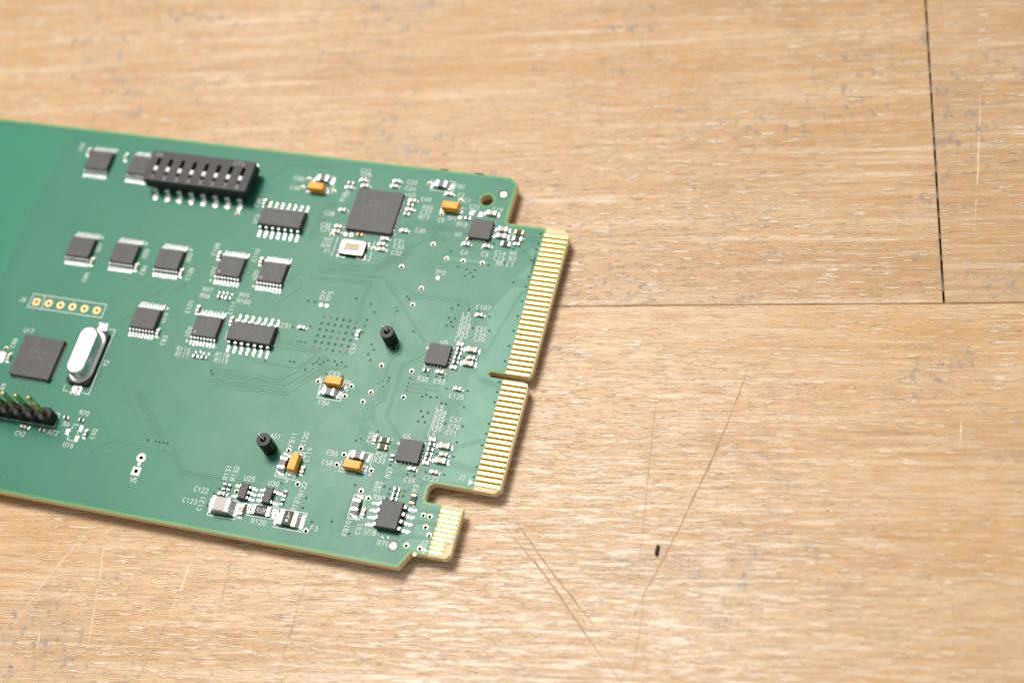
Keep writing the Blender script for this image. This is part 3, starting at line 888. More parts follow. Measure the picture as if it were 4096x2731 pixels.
# ------------------------------------------------------------------ the board
board = bpy.data.objects.new('circuit_board', None); COL.objects.link(board)
board.location = (0, 0, LIFT)
board['label'] = 'green circuit board with gold edge fingers and soldered chips on the wooden table'; board['category'] = 'circuit board'
XL = -135.0
def arc(cx, cy, r_, a0, a1, n=6):
    return [(cx + r_ * math.cos(math.radians(a0 + (a1 - a0) * i / n)), cy + r_ * math.sin(math.radians(a0 + (a1 - a0) * i / n))) for i in range(n + 1)]
def outline(e=0.0):
    """board edge, moved inwards by e"""
    return ([(XL, -65.57 + e), (-8.75 - .4 * e, -65.57 + e), (-7.45 - .9 * e, -63.1 + .4 * e)] + [(-7.2, -62.65 + e), (-1.5 - .4 * e, -62.65 + e), (-.66 - e, -61.8 + .4 * e), (-.66 - e, -53.68 - e), (-6.9 - e, -53.68 - e)]
        + arc(-6.9, -53.08, .6 + e, 270, 180)[1:] + arc(-6.3, -51.4, 1.2 + e, 180, 90) + [(3.68 - .4 * e, -50.2 + e), (4.58 - e, -49.2 + .4 * e), (4.58 - e, -30.55 - .4 * e)]
        + arc(3.48, -30.55, max(1.1 - e, .1), 0, 90)[1:] + [(-2.35, -29.45 - e)] + arc(-2.35, -28.925, .525 + e, 270, 90)[1:]
        + [(3.48, -28.4 + e)] + arc(3.48, -27.3, max(1.1 - e, .1), 270, 360) + [(4.58 - e, .35 - .4 * e), (3.45 - .4 * e, 1.5 - e), (-6.95 - e, 1.5 - e)] + arc(-6.95, 2.05, .55 + e, 270, 180)[1:]
        + [(-7.5 - e, 10.05 - .4 * e), (-9.0 - .4 * e, 11.36 - e), (XL, 11.36 - e)])
def clip_x(poly, xm, y0, y1):
    """keep x <= xm for the stretch y0..y1"""
    return [(min(x, xm) if y0 <= y <= y1 else x, y) for x, y in poly]
HOLE = M_['hole']; FID = M_['fid']
gridpts = [(GRID[0] + GRID[2] * i + GRID[4] * j, GRID[1] + GRID[3] * i + GRID[5] * j) for j in range(6) for i in range(6)]
small = S + gridpts
big = list(G)
row = M_['row']; w5 = M_['w5']
sub_holes = [circle(*HOLE, 1.2, 28)] + [circle(x, y, .345, 12) for x, y in big] + [circle(x, y, .30, 12) for x, y in row] + [circle(x, y, .41, 16) for x, y in w5] + [circle(x, y, .13, 8) for x, y in small]
core = plate('laminate_core', [outline()] + sub_holes, -1.6, -.03, 'laminate')
obj('laminate_core', core, board)
# solder mask sheet: stops short of both rows of gold fingers
mo = []
for x, y in outline(.05):
    if y > -50.9 and x > .02: x = .02
    if y < -53.0 and x > -4.42: x = -4.42
    if not mo or (abs(mo[-1][0] - x) + abs(mo[-1][1] - y)) > 1e-3: mo.append((x, y))
mask_holes = [circle(*HOLE, 1.24, 28)] + [circle(x, y, .355, 12) for x, y in big] + [circle(x, y, .31, 12) for x, y in row] + [circle(x, y, .42, 16) for x, y in w5] + [circle(x, y, .135, 8) for x, y in small]
obj('solder_mask', plate('solder_mask', [mo] + mask_holes, -.028, 0.0, 'mask_edge'), board)
po = []
for x, y in outline(.52):
    if y > -50.9 and x > -.12: x = -.12
    if y < -53.0 and x > -4.5: x = -4.5
    if not po or (abs(po[-1][0] - x) + abs(po[-1][1] - y)) > 1e-3: po.append((x, y))
plane_holes = [circle(*HOLE, 1.55, 28)] + [circle(*FID[0], .98, 24), circle(*FID[1], .98, 24)] + mask_holes[1:]
plane_holes[3:3] = []
obj('ground_plane', plate('ground_plane', [po] + plane_holes, .002, .012, 'mask'), board)
# copper pours: paler fields under the mask
PZ = .016
for i, pl in enumerate(PO):
    me = mesh('copper_pour', [(x, y, PZ) for x, y in pl], [tuple(range(len(pl)))], 'mask_light')
    bm = bmesh.new(); bm.from_mesh(me); bmesh.ops.recalc_face_normals(bm, faces=bm.faces)
    if bm.faces[:][0].normal.z < 0: bmesh.ops.reverse_faces(bm, faces=bm.faces[:])
    inside = [h for h in small + big if min(p[0] for p in pl) < h[0] < max(p[0] for p in pl) and min(p[1] for p in pl) < h[1] < max(p[1] for p in pl)]
    bm.free(); bpy.data.meshes.remove(me)
    def pip(x, y):
        c = False
        for (x1, y1), (x2, y2) in zip(pl, pl[1:] + pl[:1]):
            if (y1 > y) != (y2 > y) and x < (x2 - x1) * (y - y1) / (y2 - y1) + x1: c = not c
        return c
    hl = [circle(x, y, .33 if (x, y) in big else .15, 10) for x, y in inside if pip(x, y)]
    obj('copper_pour', plate('copper_pour', [pl] + hl, .013, .013 + .012, 'mask_light'), board)
obj('copper_pour', plate('copper_pour', [[(XL, -30), (-101.4, -30), (-101.4, 8.2), (-103, 9.6), (XL, 9.6)]], .013, .025, 'mask_left'), board)

# traces: slightly raised strips between dark gaps in the plane
for i, pts in enumerate(TR):
    clean = [pts[0]]
    for p in pts[1:]:
        if (p[0] - clean[-1][0]) ** 2 + (p[1] - clean[-1][1]) ** 2 > .01: clean.append(p)
    if len(clean) < 2: continue
    zt = .0262 + .0004 * (i % 16)
    vs, fs = ridge(clean, .25, zt + .0006, zt + .026, .16)
    tr = obj('trace', mesh('trace', vs, fs, 'mask_trace'), board)
    v2, f2 = [], []
    ribbon(v2, f2, clean, .40, zt, cap=False)
    obj('gap', mesh('gap', v2, f2, 'mask_gap'), tr)

# gold fingers
def finger(x0, x1, w, c=.14):
    return mesh('gold_finger', [(x0 + c, -w / 2, .015), (x1 - .1, -w / 2, .015), (x1, -w / 2 + .1, .015), (x1, w / 2 - .1, .015), (x1 - .1, w / 2, .015), (x0 + c, w / 2, .015), (x0, w / 2 - c * 1.4, .015), (x0, -w / 2 + c * 1.4, .015),
        (x0 + c, -w / 2, -.029), (x1 - .1, -w / 2, -.029), (x1, -w / 2 + .1, -.029), (x1, w / 2 - .1, -.029), (x1 - .1, w / 2, -.029), (x0 + c, w / 2, -.029), (x0, w / 2 - c * 1.4, -.029), (x0, -w / 2 + c * 1.4, -.029)],
        [tuple(range(8))] + [(i + 8, (i + 1) % 8 + 8, (i + 1) % 8, i) for i in range(8)], 'gold')
f1 = finger(-.02, 4.3, .55); f2 = finger(-4.35, -1.0, .57); f3 = finger(-4.35, -2.02, .57)
for i in list(range(29)) + list(range(30, 50)): obj('gold_finger', f1, board, (0, -i, 0))
for i in range(10): obj('gold_finger', f2 if i < 7 else f3, board, (0 if i < 7 else -.03, -54.72 - .8 * i, 0))
for (x0, x1, y0, y1) in ((.06, 4.36, .4, -28.36), (.06, 4.36, -29.62, -49.42)):
    obj('finger_bed', plate('finger_bed', [[(x0, y0), (x0, y1), (x1 - .3, y1), (x1, y1 + .6), (x1, y0 - .3), (x1 - .2, y0)]], -.0285, -.020, 'bed'), board)
obj('finger_bed', plate('finger_bed', [[(-4.38, -54.33), (-4.38, -62.3), (-2.0, -62.3), (-2.0, -59.95), (-.96, -59.95), (-.96, -54.33)]], -.0285, -.020, 'bed'), board)

# plated holes with gold rings
def ring_mesh(ro, ri, depth, square=False, n=20, dy=0.0, mat='gold'):
    outer = circle(0, 0, ro, n) if not square else None
    vs = []; fs = []
    for i in range(n):
        a = 2 * math.pi * i / n; c, s = math.cos(a), math.sin(a)
        k = ro if not square else ro / max(abs(c), abs(s))
        vs += [(k * c, k * s + dy, .002), (k * c, k * s + dy, .030), (ri * c, ri * s, .030), (ri * c, ri * s, -depth)]
    for i in range(n):
        j = (i + 1) % n
        for q in range(3): fs.append((4 * i + q, 4 * j + q, 4 * j + q + 1, 4 * i + q + 1))
    fm = [0, 0, 1] * n
    return mesh('plated_hole', vs, fs, [mat, 'barrel'], fm)
M['gold_pale'] = plain('pale gold plating', (.90, .78, .55), .45, 1.0)
M['gold_dull'] = plain('dull gold plating', (.62, .42, .22), .55, 1.0)
mr = ring_mesh(.40, .325, 1.55, dy=.06, mat='gold_pale')
for x, y in big: obj('plated_hole', mr, board, (x, y, 0))
mrow = ring_mesh(.78, .29, 1.55, n=28, mat='gold_dull'); msq = ring_mesh(.72, .29, 1.55, True, 24, mat='gold_dull')
for i, (x, y) in enumerate(row): obj('plated_hole', msq if i == 0 else mrow, board, (x, y, 0))
m5 = ring_mesh(.79, .40, 1.55, n=32, mat='gold_pale'); m5s = ring_mesh(.74, .40, 1.55, True, 32, mat='gold_pale')
obj('plated_hole', m5, board, (*w5[0], 0)); obj('plated_hole', m5s, board, (*w5[1], 0))
# small vias covered by mask
vs, fs = lathe([(.27, .013), (.25, .030), (.16, .034), (.12, .022), (.12, -.6), (.02, -.7)], 12)
mv = mesh('via', vs, fs, ['mask_gap', 'mask_dark'], [0] * 24 + [1] * 36)
vs, fs = lathe([(.33, .013), (.31, .028), (.17, .030), (.115, .010), (.115, -.5), (.02, -.55)], 12)
mg = mesh('via', vs, fs, ['mask_gap', 'mask_dark', 'barrel'], [0] * 12 + [1] * 12 + [1] * 36)
mgg = mesh('via', vs, fs, ['mask_gap', 'mask_dark', 'gold_dull'], [0] * 12 + [1] * 12 + [2] * 12 + [1] * 24)
for x, y in S: obj('via', mv, board, (x, y, 0))
YEL = {0, 1, 5, 15, 20, 21, 30, 31, 32, 34, 35}
for i, (x, y) in enumerate(gridpts): obj('via', mgg if i in YEL else mg, board, (x, y, 0))
# fiducials and test dots
vs, fs = lathe([(.56, 0.0), (.56, .016), (.0005, .016)], 28); mf = mesh('fiducial_mark', vs, fs, 'gold_pale')
vs, fs = lathe([(.98, -.0), (.98, .004), (.57, .004)], 28); mc = mesh('clearance_ring', vs, fs, 'mask_dark')
for p in FID:
    q = obj('fiducial_mark', mf, board, (*p, 0)); obj('clearance_ring', mc, q)
vs, fs = lathe([(.33, .01), (.33, .028), (.12, .028), (.08, .018), (.0005, .018)], 18); md = mesh('test_dot', vs, fs, 'gold_pale')
for x, y in M_['tp']: obj('test_dot', md, board, (x, y, 0))
vs, fs = lathe([(.28, -.02), (.28, .03), (.0005, .03)], 16)
obj('plated_hole', mesh('plated_hole', vs, fs, 'gold'), board, (*M_['edgehole'], 0))

# ------------------------------------------------------------------ solder pads and passive parts
def pad_mesh(sx, sy, h=.07, c=.1):
    key = ('pad', sx, sy, h)
    if key not in CACHE: CACHE[key] = loft('solder_pad', [rect(sx, sy, .012, c), rect(sx * .98, sy * .98, .035, c), rect(sx * .7, sy * .7, h, c * .6)], 'solder')
    return CACHE[key]
for p in M_['pads_c21']: obj('solder_pad', pad_mesh(.95, 1.0), board, (*p, 0))
for p in M_['pads_u16']: obj('solder_pad', pad_mesh(.75, 1.15), board, (*p, 0))
for p in M_['pads_r97']: obj('solder_pad', pad_mesh(.5, .6), board, (*p, 0))
for p in M_['pads_r79']: obj('solder_pad', pad_mesh(.4, .5), board, (*p, 0))
obj('solder_pad', pad_mesh(1.6, 2.2), board, (*M_['pad_left'], 0))

DIM = {'0402': (1.0, .52, .40), '0603': (1.6, .82, .55), '0805': (2.0, 1.25, .9)}
def terminal(L, W, H, t, pad, mat, cover):
    """end cap of a chip part with its solder fillet and pad, at the +X end"""
    key = ('term', L, W, H, t, pad, mat)
    if key in CACHE: return CACHE[key]
    bm = bmesh.new()
    add_box(bm, L / 2 - t, L / 2 + .02, -W / 2 - .015, W / 2 + .015, .03, H + .012, .03)
    a = to_mesh(bm, 'terminal', mat)
    x0 = L / 2 - t; x1 = L / 2 + .02; x2 = pad; w = W / 2 + .05
    vs = [(x0, -w, .013), (x2, -w, .013), (x2, w, .013), (x0, w, .013), (x1, -w * .92, H * .62), (x1, w * .92, H * .62), (x1 + (x2 - x1) * .45, -w * .96, .12), (x1 + (x2 - x1) * .45, w * .96, .12), (x2, -w, .035), (x2, w, .035), (x0, -w, .07), (x0, w, .07)]
    fs = [(4, 6, 7, 5), (6, 8, 9, 7), (1, 2, 9, 8), (0, 1, 8, 6, 4, 10), (2, 3, 11, 5, 7, 9), (10, 4, 5, 11), (0, 10, 11, 3)]
    b = mesh('terminal', vs, fs, 'solder')
    CACHE[key] = join_meshes('terminal', [a, b]); return CACHE[key]
NAMES = {'cap': 'capacitor', 'res': 'resistor', 'resg': 'resistor', 'ind': 'inductor', 'bead': 'ferrite_bead'}
def body_mesh(kind, L, W, H, t):
    key = ('body', kind, L)
    if key in CACHE: return CACHE[key]
    bm = bmesh.new()
    if kind == 'cap': add_box(bm, -L / 2 + t * .8, L / 2 - t * .8, -W / 2, W / 2, .03, H, .035); me = to_mesh(bm, 'capacitor', 'ceramic')
    elif kind == 'ind': add_box(bm, -L / 2 + t * .8, L / 2 - t * .8, -W / 2, W / 2, .03, H, .03); me = to_mesh(bm, 'inductor', 'ceramic_red')
    elif kind == 'bead': add_box(bm, -L / 2 + t * .8, L / 2 - t * .8, -W / 2, W / 2, .05, H, .05); me = to_mesh(bm, 'ferrite_bead', 'ferrite')
    else:
        add_box(bm, -L / 2 + t * .8, L / 2 - t * .8, -W / 2, W / 2, .03, H - .04, .02); a = to_mesh(bm, 'resistor', 'ceramic_grey')
        bm = bmesh.new(); add_box(bm, -L / 2 + t, L / 2 - t, -W / 2 + .02, W / 2 - .02, H - .05, H + .005, .012); b = to_mesh(bm, 'resistor', 'glaze')
        me = join_meshes('resistor', [a, b])
    CACHE[key] = me; return me
for kind, size, x, y, o in CO:
    L, W, H = DIM[size]
    if kind == 'cap': H += .12
    if kind == 'ind': W += .08
    pad = {'cap': {'0402': 1.08, '0603': 1.5}, 'res': {'0402': .68, '0603': 1.12}, 'resg': {'0402': .68, '0603': 1.12}, 'ind': {'0402': .68}, 'bead': {'0805': 2.05}}[kind][size]
    t_ = .2 if size == '0402' else (.3 if size == '0603' else .42)
    rz = rnd.uniform(-.025, .025) + (math.pi / 2 if o == 'v' else 0)
    part = obj(NAMES[kind], body_mesh(kind, L, W, H, t_), board, (x, y, 0), rz)
    tm = terminal(L, W, H, t_, pad, 'gold' if kind == 'resg' else 'tin', 0)
    obj('terminal', tm, part); obj('terminal', tm, part, (0, 0, 0), math.pi)

# ------------------------------------------------------------------ stroke lettering
def A(cx, cy, rx, ry, a0, a1, n=8): return [(cx + rx * math.cos(math.radians(a0 + (a1 - a0) * i / n)), cy + ry * math.sin(math.radians(a0 + (a1 - a0) * i / n))) for i in range(n + 1)]
GLY = {
 'C': [A(.32, .5, .30, .5, 50, 310, 12)], 'R': [[(0, 0), (0, 1), (.35, 1)] + A(.35, .76, .24, .24, 90, -90, 6)[1:] + [(0, .52)], [(.3, .52), (.6, 0)]],
 'U': [[(0, 1), (0, .3)] + A(.29, .3, .29, .3, 180, 360, 8)[1:] + [(.58, 1)]], 'L': [[(0, 1), (0, 0), (.52, 0)]], 'F': [[(0, 0), (0, 1), (.55, 1)], [(0, .55), (.42, .55)]],
 'B': [[(0, 0), (0, 1), (.33, 1)] + A(.33, .77, .22, .23, 90, -90, 6)[1:] + [(0, .54)], [(.3, .54)] + A(.33, .27, .27, .27, 90, -90, 6)[1:] + [(0, 0)]],
 'A': [[(0, 0), (.3, 1), (.6, 0)], [(.12, .36), (.48, .36)]], 'G': [A(.32, .5, .30, .5, 50, 330, 12) + [(.6, .45), (.36, .45)]],
 'J': [[(.48, 1), (.48, .26)] + A(.25, .26, .23, .26, 0, -170, 7)[1:]], 'P': [[(0, 0), (0, 1), (.34, 1)] + A(.34, .74, .25, .26, 90, -90, 6)[1:] + [(0, .48)]],
 'T': [[(0, 1), (.6, 1)], [(.3, 1), (.3, 0)]], 'W': [[(0, 1), (.17, 0), (.36, .75), (.55, 0), (.72, 1)]], 'Y': [[(0, 1), (.3, .5), (.6, 1)], [(.3, .5), (.3, 0)]], 'S': [[(.55, .85)] + A(.3, .75, .27, .25, 40, 250, 6) + A(.3, .25, .29, .25, 80, -150, 7)],
 'O': [A(.31, .5, .30, .5, 90, 450, 14)], 'N': [[(0, 0), (0, 1), (.56, 0), (.56, 1)]],
 '0': [A(.29, .5, .27, .5, 90, 450, 14)], '1': [[(.12, .8), (.3, 1), (.3, 0)]], '2': [A(.28, .72, .27, .28, 160, -30, 7) + [(0, 0), (.58, 0)]],
 '3': [A(.27, .75, .26, .25, 150, -80, 7) + [(.2, .5)], [(.28, .5)] + A(.28, .26, .29, .27, 80, -150, 7)], '4': [[(.45, 0), (.45, 1), (0, .3), (.6, .3)]],
 '5': [[(.52, 1), (.08, 1), (.04, .55)] + A(.27, .33, .29, .33, 120, -150, 8)], '6': [[(.48, .98)] + A(.40, .40, .38, .58, 110, 180, 4) + A(.29, .28, .27, .28, 180, 540, 12)],
 '7': [[(0, 1), (.57, 1), (.18, 0)]], '8': [A(.29, .75, .23, .24, 270, -90, 12), A(.29, .26, .28, .26, 90, -270, 12)], '9': [A(.29, .70, .26, .29, 0, -360, 12) + A(.2, .62, .35, .6, -12, -80, 4)],
 '+': [[(0, .5), (.6, .5)], [(.3, .2), (.3, .8)]], '-': [[(.05, .5), (.55, .5)]]}
def text_mesh(s_, h, adv, w, mat, z, sx=1.0):
    key = ('text', s_, h, adv, w, mat, z)
    if key in CACHE: return CACHE[key]
    vs, fs = [], []; k = 0
    tot = (len(s_) - 1) * adv + .6 * h
    for i, ch in enumerate(s_):
        for st in GLY[ch]:
            ribbon(vs, fs, [(-tot / 2 + i * adv + px_ * h, (py_ - .5) * h) for px_, py_ in st], w, z + .0015 * k); k = (k + 1) % 4
    CACHE[key] = mesh('printed_designator', vs, fs, mat); return CACHE[key]
INKZ = .066
for s_, x, y, r_ in TX:
    obj('printed_designator', text_mesh(s_, .84, .70, .105, 'ink', INKZ), board, (x, y, 0), math.pi / 2 * r_)
k = 0
for pl in SK:
    vs, fs = [], []; ribbon(vs, fs, pl, .13, INKZ + .001 * (k % 5)); k += 1
    obj('printed_outline', mesh('printed_outline', vs, fs, 'ink'), board)
vs, fs = lathe([(.24, INKZ - .03), (.24, INKZ), (.0005, INKZ)], 14); md = mesh('printed_dot', vs, fs, 'ink')
for x, y in DT: obj('printed_dot', md, board, (x, y, 0))
tri = mesh('printed_arrow', [(-.38, .62, INKZ), (-.38, -.62, INKZ), (.48, 0, INKZ)], [(0, 1, 2)], 'ink')
for x, y in M_['tri']: obj('printed_arrow', tri, board, (x, y, 0))
obj('printed_bar', box_mesh('printed_bar', .62, .55, .013, INKZ, 'ink'), board, (*M_['w5silk'], 0))

# ------------------------------------------------------------------ chips
def gull(w, y0, zl, y1, pad, padw):
    """gull-wing lead leaving the body at y0, height zl, foot to y1, solder pad to pad"""
    key = ('gull', w, y0, zl, y1, pad, padw)
    if key in CACHE: return CACHE[key]
    a = sweep('lead', [(y0 - .15, zl), (y0 + (y1 - y0) * .30, zl), (y0 + (y1 - y0) * .42, zl * .82), (y0 + (y1 - y0) * .55, zl * .25), (y0 + (y1 - y0) * .66, .13), (y1, .12)], .13, w, 'tin')
    ys = y0 + (y1 - y0) * .5
    vs = []; 
    for y, z, ww in ((ys, .05, padw), (y1 - .1, .10, padw), (y1 + .1, .09, padw), (pad - .12, .055, padw * .92), (pad, .03, padw * .5)):
        vs += [(-ww / 2, y, .013), (-ww / 2 * .9, y, z), (ww / 2 * .9, y, z), (ww / 2, y, .013)]
    fs = []
    for i in range(4):
        q = 4 * i
        for j in range(3): fs.append((q + j, q + j + 1, q + j + 5, q + j + 4)[::-1])
    fs += [(3, 2, 1, 0), (16, 17, 18, 19)]
    bm = bmesh.new(); b = mesh('lead', vs, fs, 'solder'); bm.from_mesh(b); bmesh.ops.recalc_face_normals(bm, faces=bm.faces); bm.to_mesh(b); bm.free()
    CACHE[key] = join_meshes('lead', [a, b]); return CACHE[key]
def gull_chip(x, y, rz, body, n, pitch, w, reach, pad, padw, skip=(), dimple=False, label=None):
    sx, sy, z0, z1 = body
    c = obj('chip', molded('chip', sx, sy, z0, z1), board, (x, y, 0), rz)
    if label: c['label'] = label
    lm = gull(w, sy / 2, (z0 + z1) / 2, reach, pad, padw)
    for s_ in (0, 1):
        for i in range(n):
            if (s_, i) in skip: continue
            xx = (i - (n - 1) / 2) * pitch
            obj('lead', lm, c, (xx if s_ == 0 else -xx, 0, 0), math.pi * s_)
    if dimple:
        vs, fs = lathe([(.26, z1 + .004), (.02, z1 + .004)], 14); obj('orientation_mark', mesh('orientation_mark', vs, fs, 'ink_dim'), c, (-sx / 2 + .75, -sy / 2 + .8, 0))
    return c
TS = (5.0, 4.4, .10, 1.10)
for (x, y, dm) in ((-91.6, 3.75, 0), (-82.3, 3.7, 0), (-87.42, -15.9, 0), (-78.05, -15.9, 0), (-68.73, -15.85, 0), (-56.2, -15.6, 1), (-47.72, -15.6, 1), (-68.64, -28.65, 0), (-56.3, -28.45, 1)):
    gull_chip(x, y, 0, TS, 8, .65, .24, 3.15, 3.72, .36, dimple=bool(dm))
gull_chip(-49.62, -4.2, 0, (8.65, 3.9, .15, 1.55), 7, 1.27, .42, 2.95, 3.95, .56)
gull_chip(-47.3, -28.55, 0, (8.65, 3.9, .15, 1.55), 7, 1.27, .42, 2.95, 3.95, .56)
gull_chip(-12.25, -57.40, math.pi / 2, (4.9, 3.9, .15, 1.55), 4, 1.27, .42, 2.95, 3.95, .56)
gull_chip(-38.65, -57.75, math.pi / 2, (2.9, 1.6, .10, 1.05), 3, .95, .40, 1.35, 2.1, .52, skip={(0, 1)})
gull_chip(-34.15, -57.72, math.pi / 2, (2.9, 1.6, .10, 1.05), 3, .95, .40, 1.35, 2.1, .52, skip={(1, 1)})
def flat_chip(x, y, s_, h, n, pitch):
    c = obj('chip', loft('chip', [rect(s_, s_, .03, .05), rect(s_, s_, h - .06, .05), rect(s_ - .10, s_ - .10, h, .05)], 'black'), board, (x, y, 0))
    key = ('qp', pitch, s_)
    if key not in CACHE:
        w = pitch * .56
        CACHE[key] = loft('contact', [rect(w, .62, .013, .06, 0, s_ / 2 + .10), rect(w, .62, .05, .06, 0, s_ / 2 + .10), rect(w * .8, .30, .20, .05, 0, s_ / 2 + .06)], 'solder')
    for s4 in range(4):
        for i in range(n):
            a = s4 * math.pi / 2; xx = (i - (n - 1) / 2) * pitch
            obj('contact', CACHE[key], c, (xx * math.cos(a), xx * math.sin(a), 0), a)
    return c
flat_chip(-11.53, -.85, 4.0, .85, 4, .65); flat_chip(-12.4, -26.98, 4.0, .85, 4, .65); flat_chip(-12.29, -45.58, 4.0, .85, 4, .65)
flat_chip(-32.45, .15, 9.0, .88, 16, .5); flat_chip(-86.5, -39.65, 8.2, .95, 14, .5)

# faint laser marks on a few packages
M['etch'] = plain('faint laser etching', (.15, .145, .142), .6)
def etched(chip, w, rows, h, z):
    vs, fs = [], []
    for r0 in rows:
        x_ = -w / 2
        while x_ < w / 2 - h * .6:
            l_ = h * rnd.choice((.45, .55, .6))
            for st in rnd.choice((((0, 0, 0, 1), (0, 1, 1, 1)), ((0, 1, 1, 1), (1, 1, 1, 0)), ((0, 0, 1, 0), (0, 0, 0, 1)), ((0, .5, 1, .5), (1, 0, 1, 1)))):
                ribbon(vs, fs, [(x_ + st[0] * l_, r0 + st[1] * h), (x_ + st[2] * l_, r0 + st[3] * h)], h * .16, z + .0007 * (len(vs) % 5))
            x_ += h * .85
    obj('laser_marking', mesh('laser_marking', vs, fs, 'etch'), chip)
chips = [o for o in board.children if o.name.split('.')[0] == 'chip']
for o in chips:
    x_, y_ = o.location.x, o.location.y
    if abs(x_ + 32.45) < .1: etched(o, 5.4, (1.6, .3, -.9), .75, .884)
    elif abs(x_ + 86.5) < .1: etched(o, 4.2, (.6, -.6), .6, .954)
    elif abs(x_ + 49.62) < .1 or abs(x_ + 47.3) < .1: etched(o, 5.0, (.1, -.95), .6, 1.554)
    elif abs(x_ + 56.2) < .2 or abs(x_ + 47.72) < .1: etched(o, 2.8, (.45, -.35), .5, 1.104)

# tantalum capacitors: orange blocks on metal tabs
def tantalum(x, y, rz):
    c = obj('tantalum_capacitor', loft('tantalum_capacitor', [rect(3.0, 1.42, .18), rect(3.2, 1.6, .75), rect(3.2, 1.6, .85), rect(3.0, 1.40, 1.62), rect(2.9, 1.30, 1.68)], 'orange'), board, (x, y, 0), rz)
    obj('polarity_band', loft('polarity_band', [rect(.42, 1.405, 1.60, 0, 1.24), rect(.42, 1.31, 1.688, 0, 1.22)], 'orange_dark'), c)
    for s_ in (1, -1):
        tab = sweep('tab', [(1.50, .7), (1.66, .68), (1.69, .3), (1.60, .12), (1.2, .09)], .12, 1.1, 'tin')
        fil = loft('tab', [rect(1.45, 1.45, .013, .1, 0, 1.55), rect(1.4, 1.4, .05, .1, 0, 1.55), rect(1.0, .7, .12, .1, 0, 1.6)], 'solder')
        for v in fil.vertices: v.co = (v.co.x, v.co.y, v.co.z)
        j = join_meshes('tab', [tab, fil])
        obj('tab', j, c, (0, 0, 0), -math.pi / 2 * s_)
    return c
tantalum(-31.42, -51.26, -math.pi / 2); tantalum(-29.24, -35.29, math.pi); tantalum(-21.1, -49.92, 0); tantalum(-18.31, 2.93, math.pi); tantalum(-45.13, 3.55, 0)

# big grey ceramic capacitor, marked resistor and fuse near the front edge
def big_chip(name, x, y, L, W, H, t_, pad, mat, tmat, rz=0):
    c = obj(name, box_mesh(name, L - 1.6 * t_, W, .04, H, mat, .10, 2), board, (x, y, 0), rz)
    tm = terminal(L, W, H, t_, pad, tmat, 0)
    obj('terminal', tm, c); obj('terminal', tm, c, (0, 0, 0), math.pi); return c
big_chip('capacitor', -41.4, -61.0, 3.2, 2.45, 1.9, .5, 2.75, 'ceramic_grey', 'tin', .02)
c = big_chip('resistor', -34.55, -60.4, 3.2, 1.6, .58, .52, 2.75, 'glaze', 'tin')
obj('printed_value', text_mesh('R10', .62, .56, .085, 'ink', .60), c, (0, .08, 0), math.pi)
obj('printed_bar', box_mesh('printed_bar', 1.05, .07, .585, .60, 'ink'), c, (0, -.42, 0))
c = big_chip('fuse', -29.35, -60.95, 3.2, 2.55, .85, .72, 2.75, 'side', 'gold_pale')
vs, fs = [], []
for st in ([(-.05, .95), (-.05, .45)], [(-.22, .12), (-.22, .28), (.16, .28), (.16, -.02)], [(-.3, -.32), (.12, -.32), (.12, -.62)], [(-.34, -.62), (.1, -.62)], [(-.12, -.32), (-.12, -.62)]):
    ribbon(vs, fs, st, .12, .872 + .001 * len(vs) / 8)
obj('printed_value', mesh('printed_value', vs, fs, 'ink'), c)

# metal-lidded oscillator
c = obj('oscillator', loft('oscillator', [rect(5.0, 3.2, .05, .2), rect(5.0, 3.2, .75, .2)], 'side'), board, (-34.35, -8.15, 0))
def rrect(sx, sy, z, r_=.45, n=5):
    pts = []
    for cx, cy, a in ((sx / 2 - r_, sy / 2 - r_, 0), (-sx / 2 + r_, sy / 2 - r_, 90), (-sx / 2 + r_, -sy / 2 + r_, 180), (sx / 2 - r_, -sy / 2 + r_, 270)):
        pts += [(x_, y_, z) for x_, y_ in arc(cx, cy, r_, a, a + 90, n)]
    return pts
obj('metal_lid', loft('metal_lid', [rrect(4.9, 3.1, .752, .4), rrect(4.9, 3.1, .86, .4), rrect(4.55, 2.75, .93, .35), rrect(4.35, 2.55, .94, .3)], 'lid'), c)
obj('printed_marking', plate('printed_marking', [[(-1.6, -.9), (1.55, -.9), (1.55, .9), (-1.6, .9)]], .9405, .9440, 'tan'), c)
vs, fs = [], []
for rowy in (.45, -.05, -.5):
    x_ = -1.25
    while x_ < 1.2:
        l_ = rnd.uniform(.12, .3); ribbon(vs, fs, [(x_, rowy - .14), (x_ + l_ * .3, rowy + .14), (x_ + l_, rowy)], .09, .9455, cap=False); x_ += l_ + .14
obj('printed_marking', mesh('printed_marking', vs, fs, 'ink_brown'), c)
for sx in (-1, 1):
    for sy in (-1, 1): obj('solder_pad', pad_mesh(1.7, 1.3, .10), c, (sx * 1.95, sy * 1.25, 0))

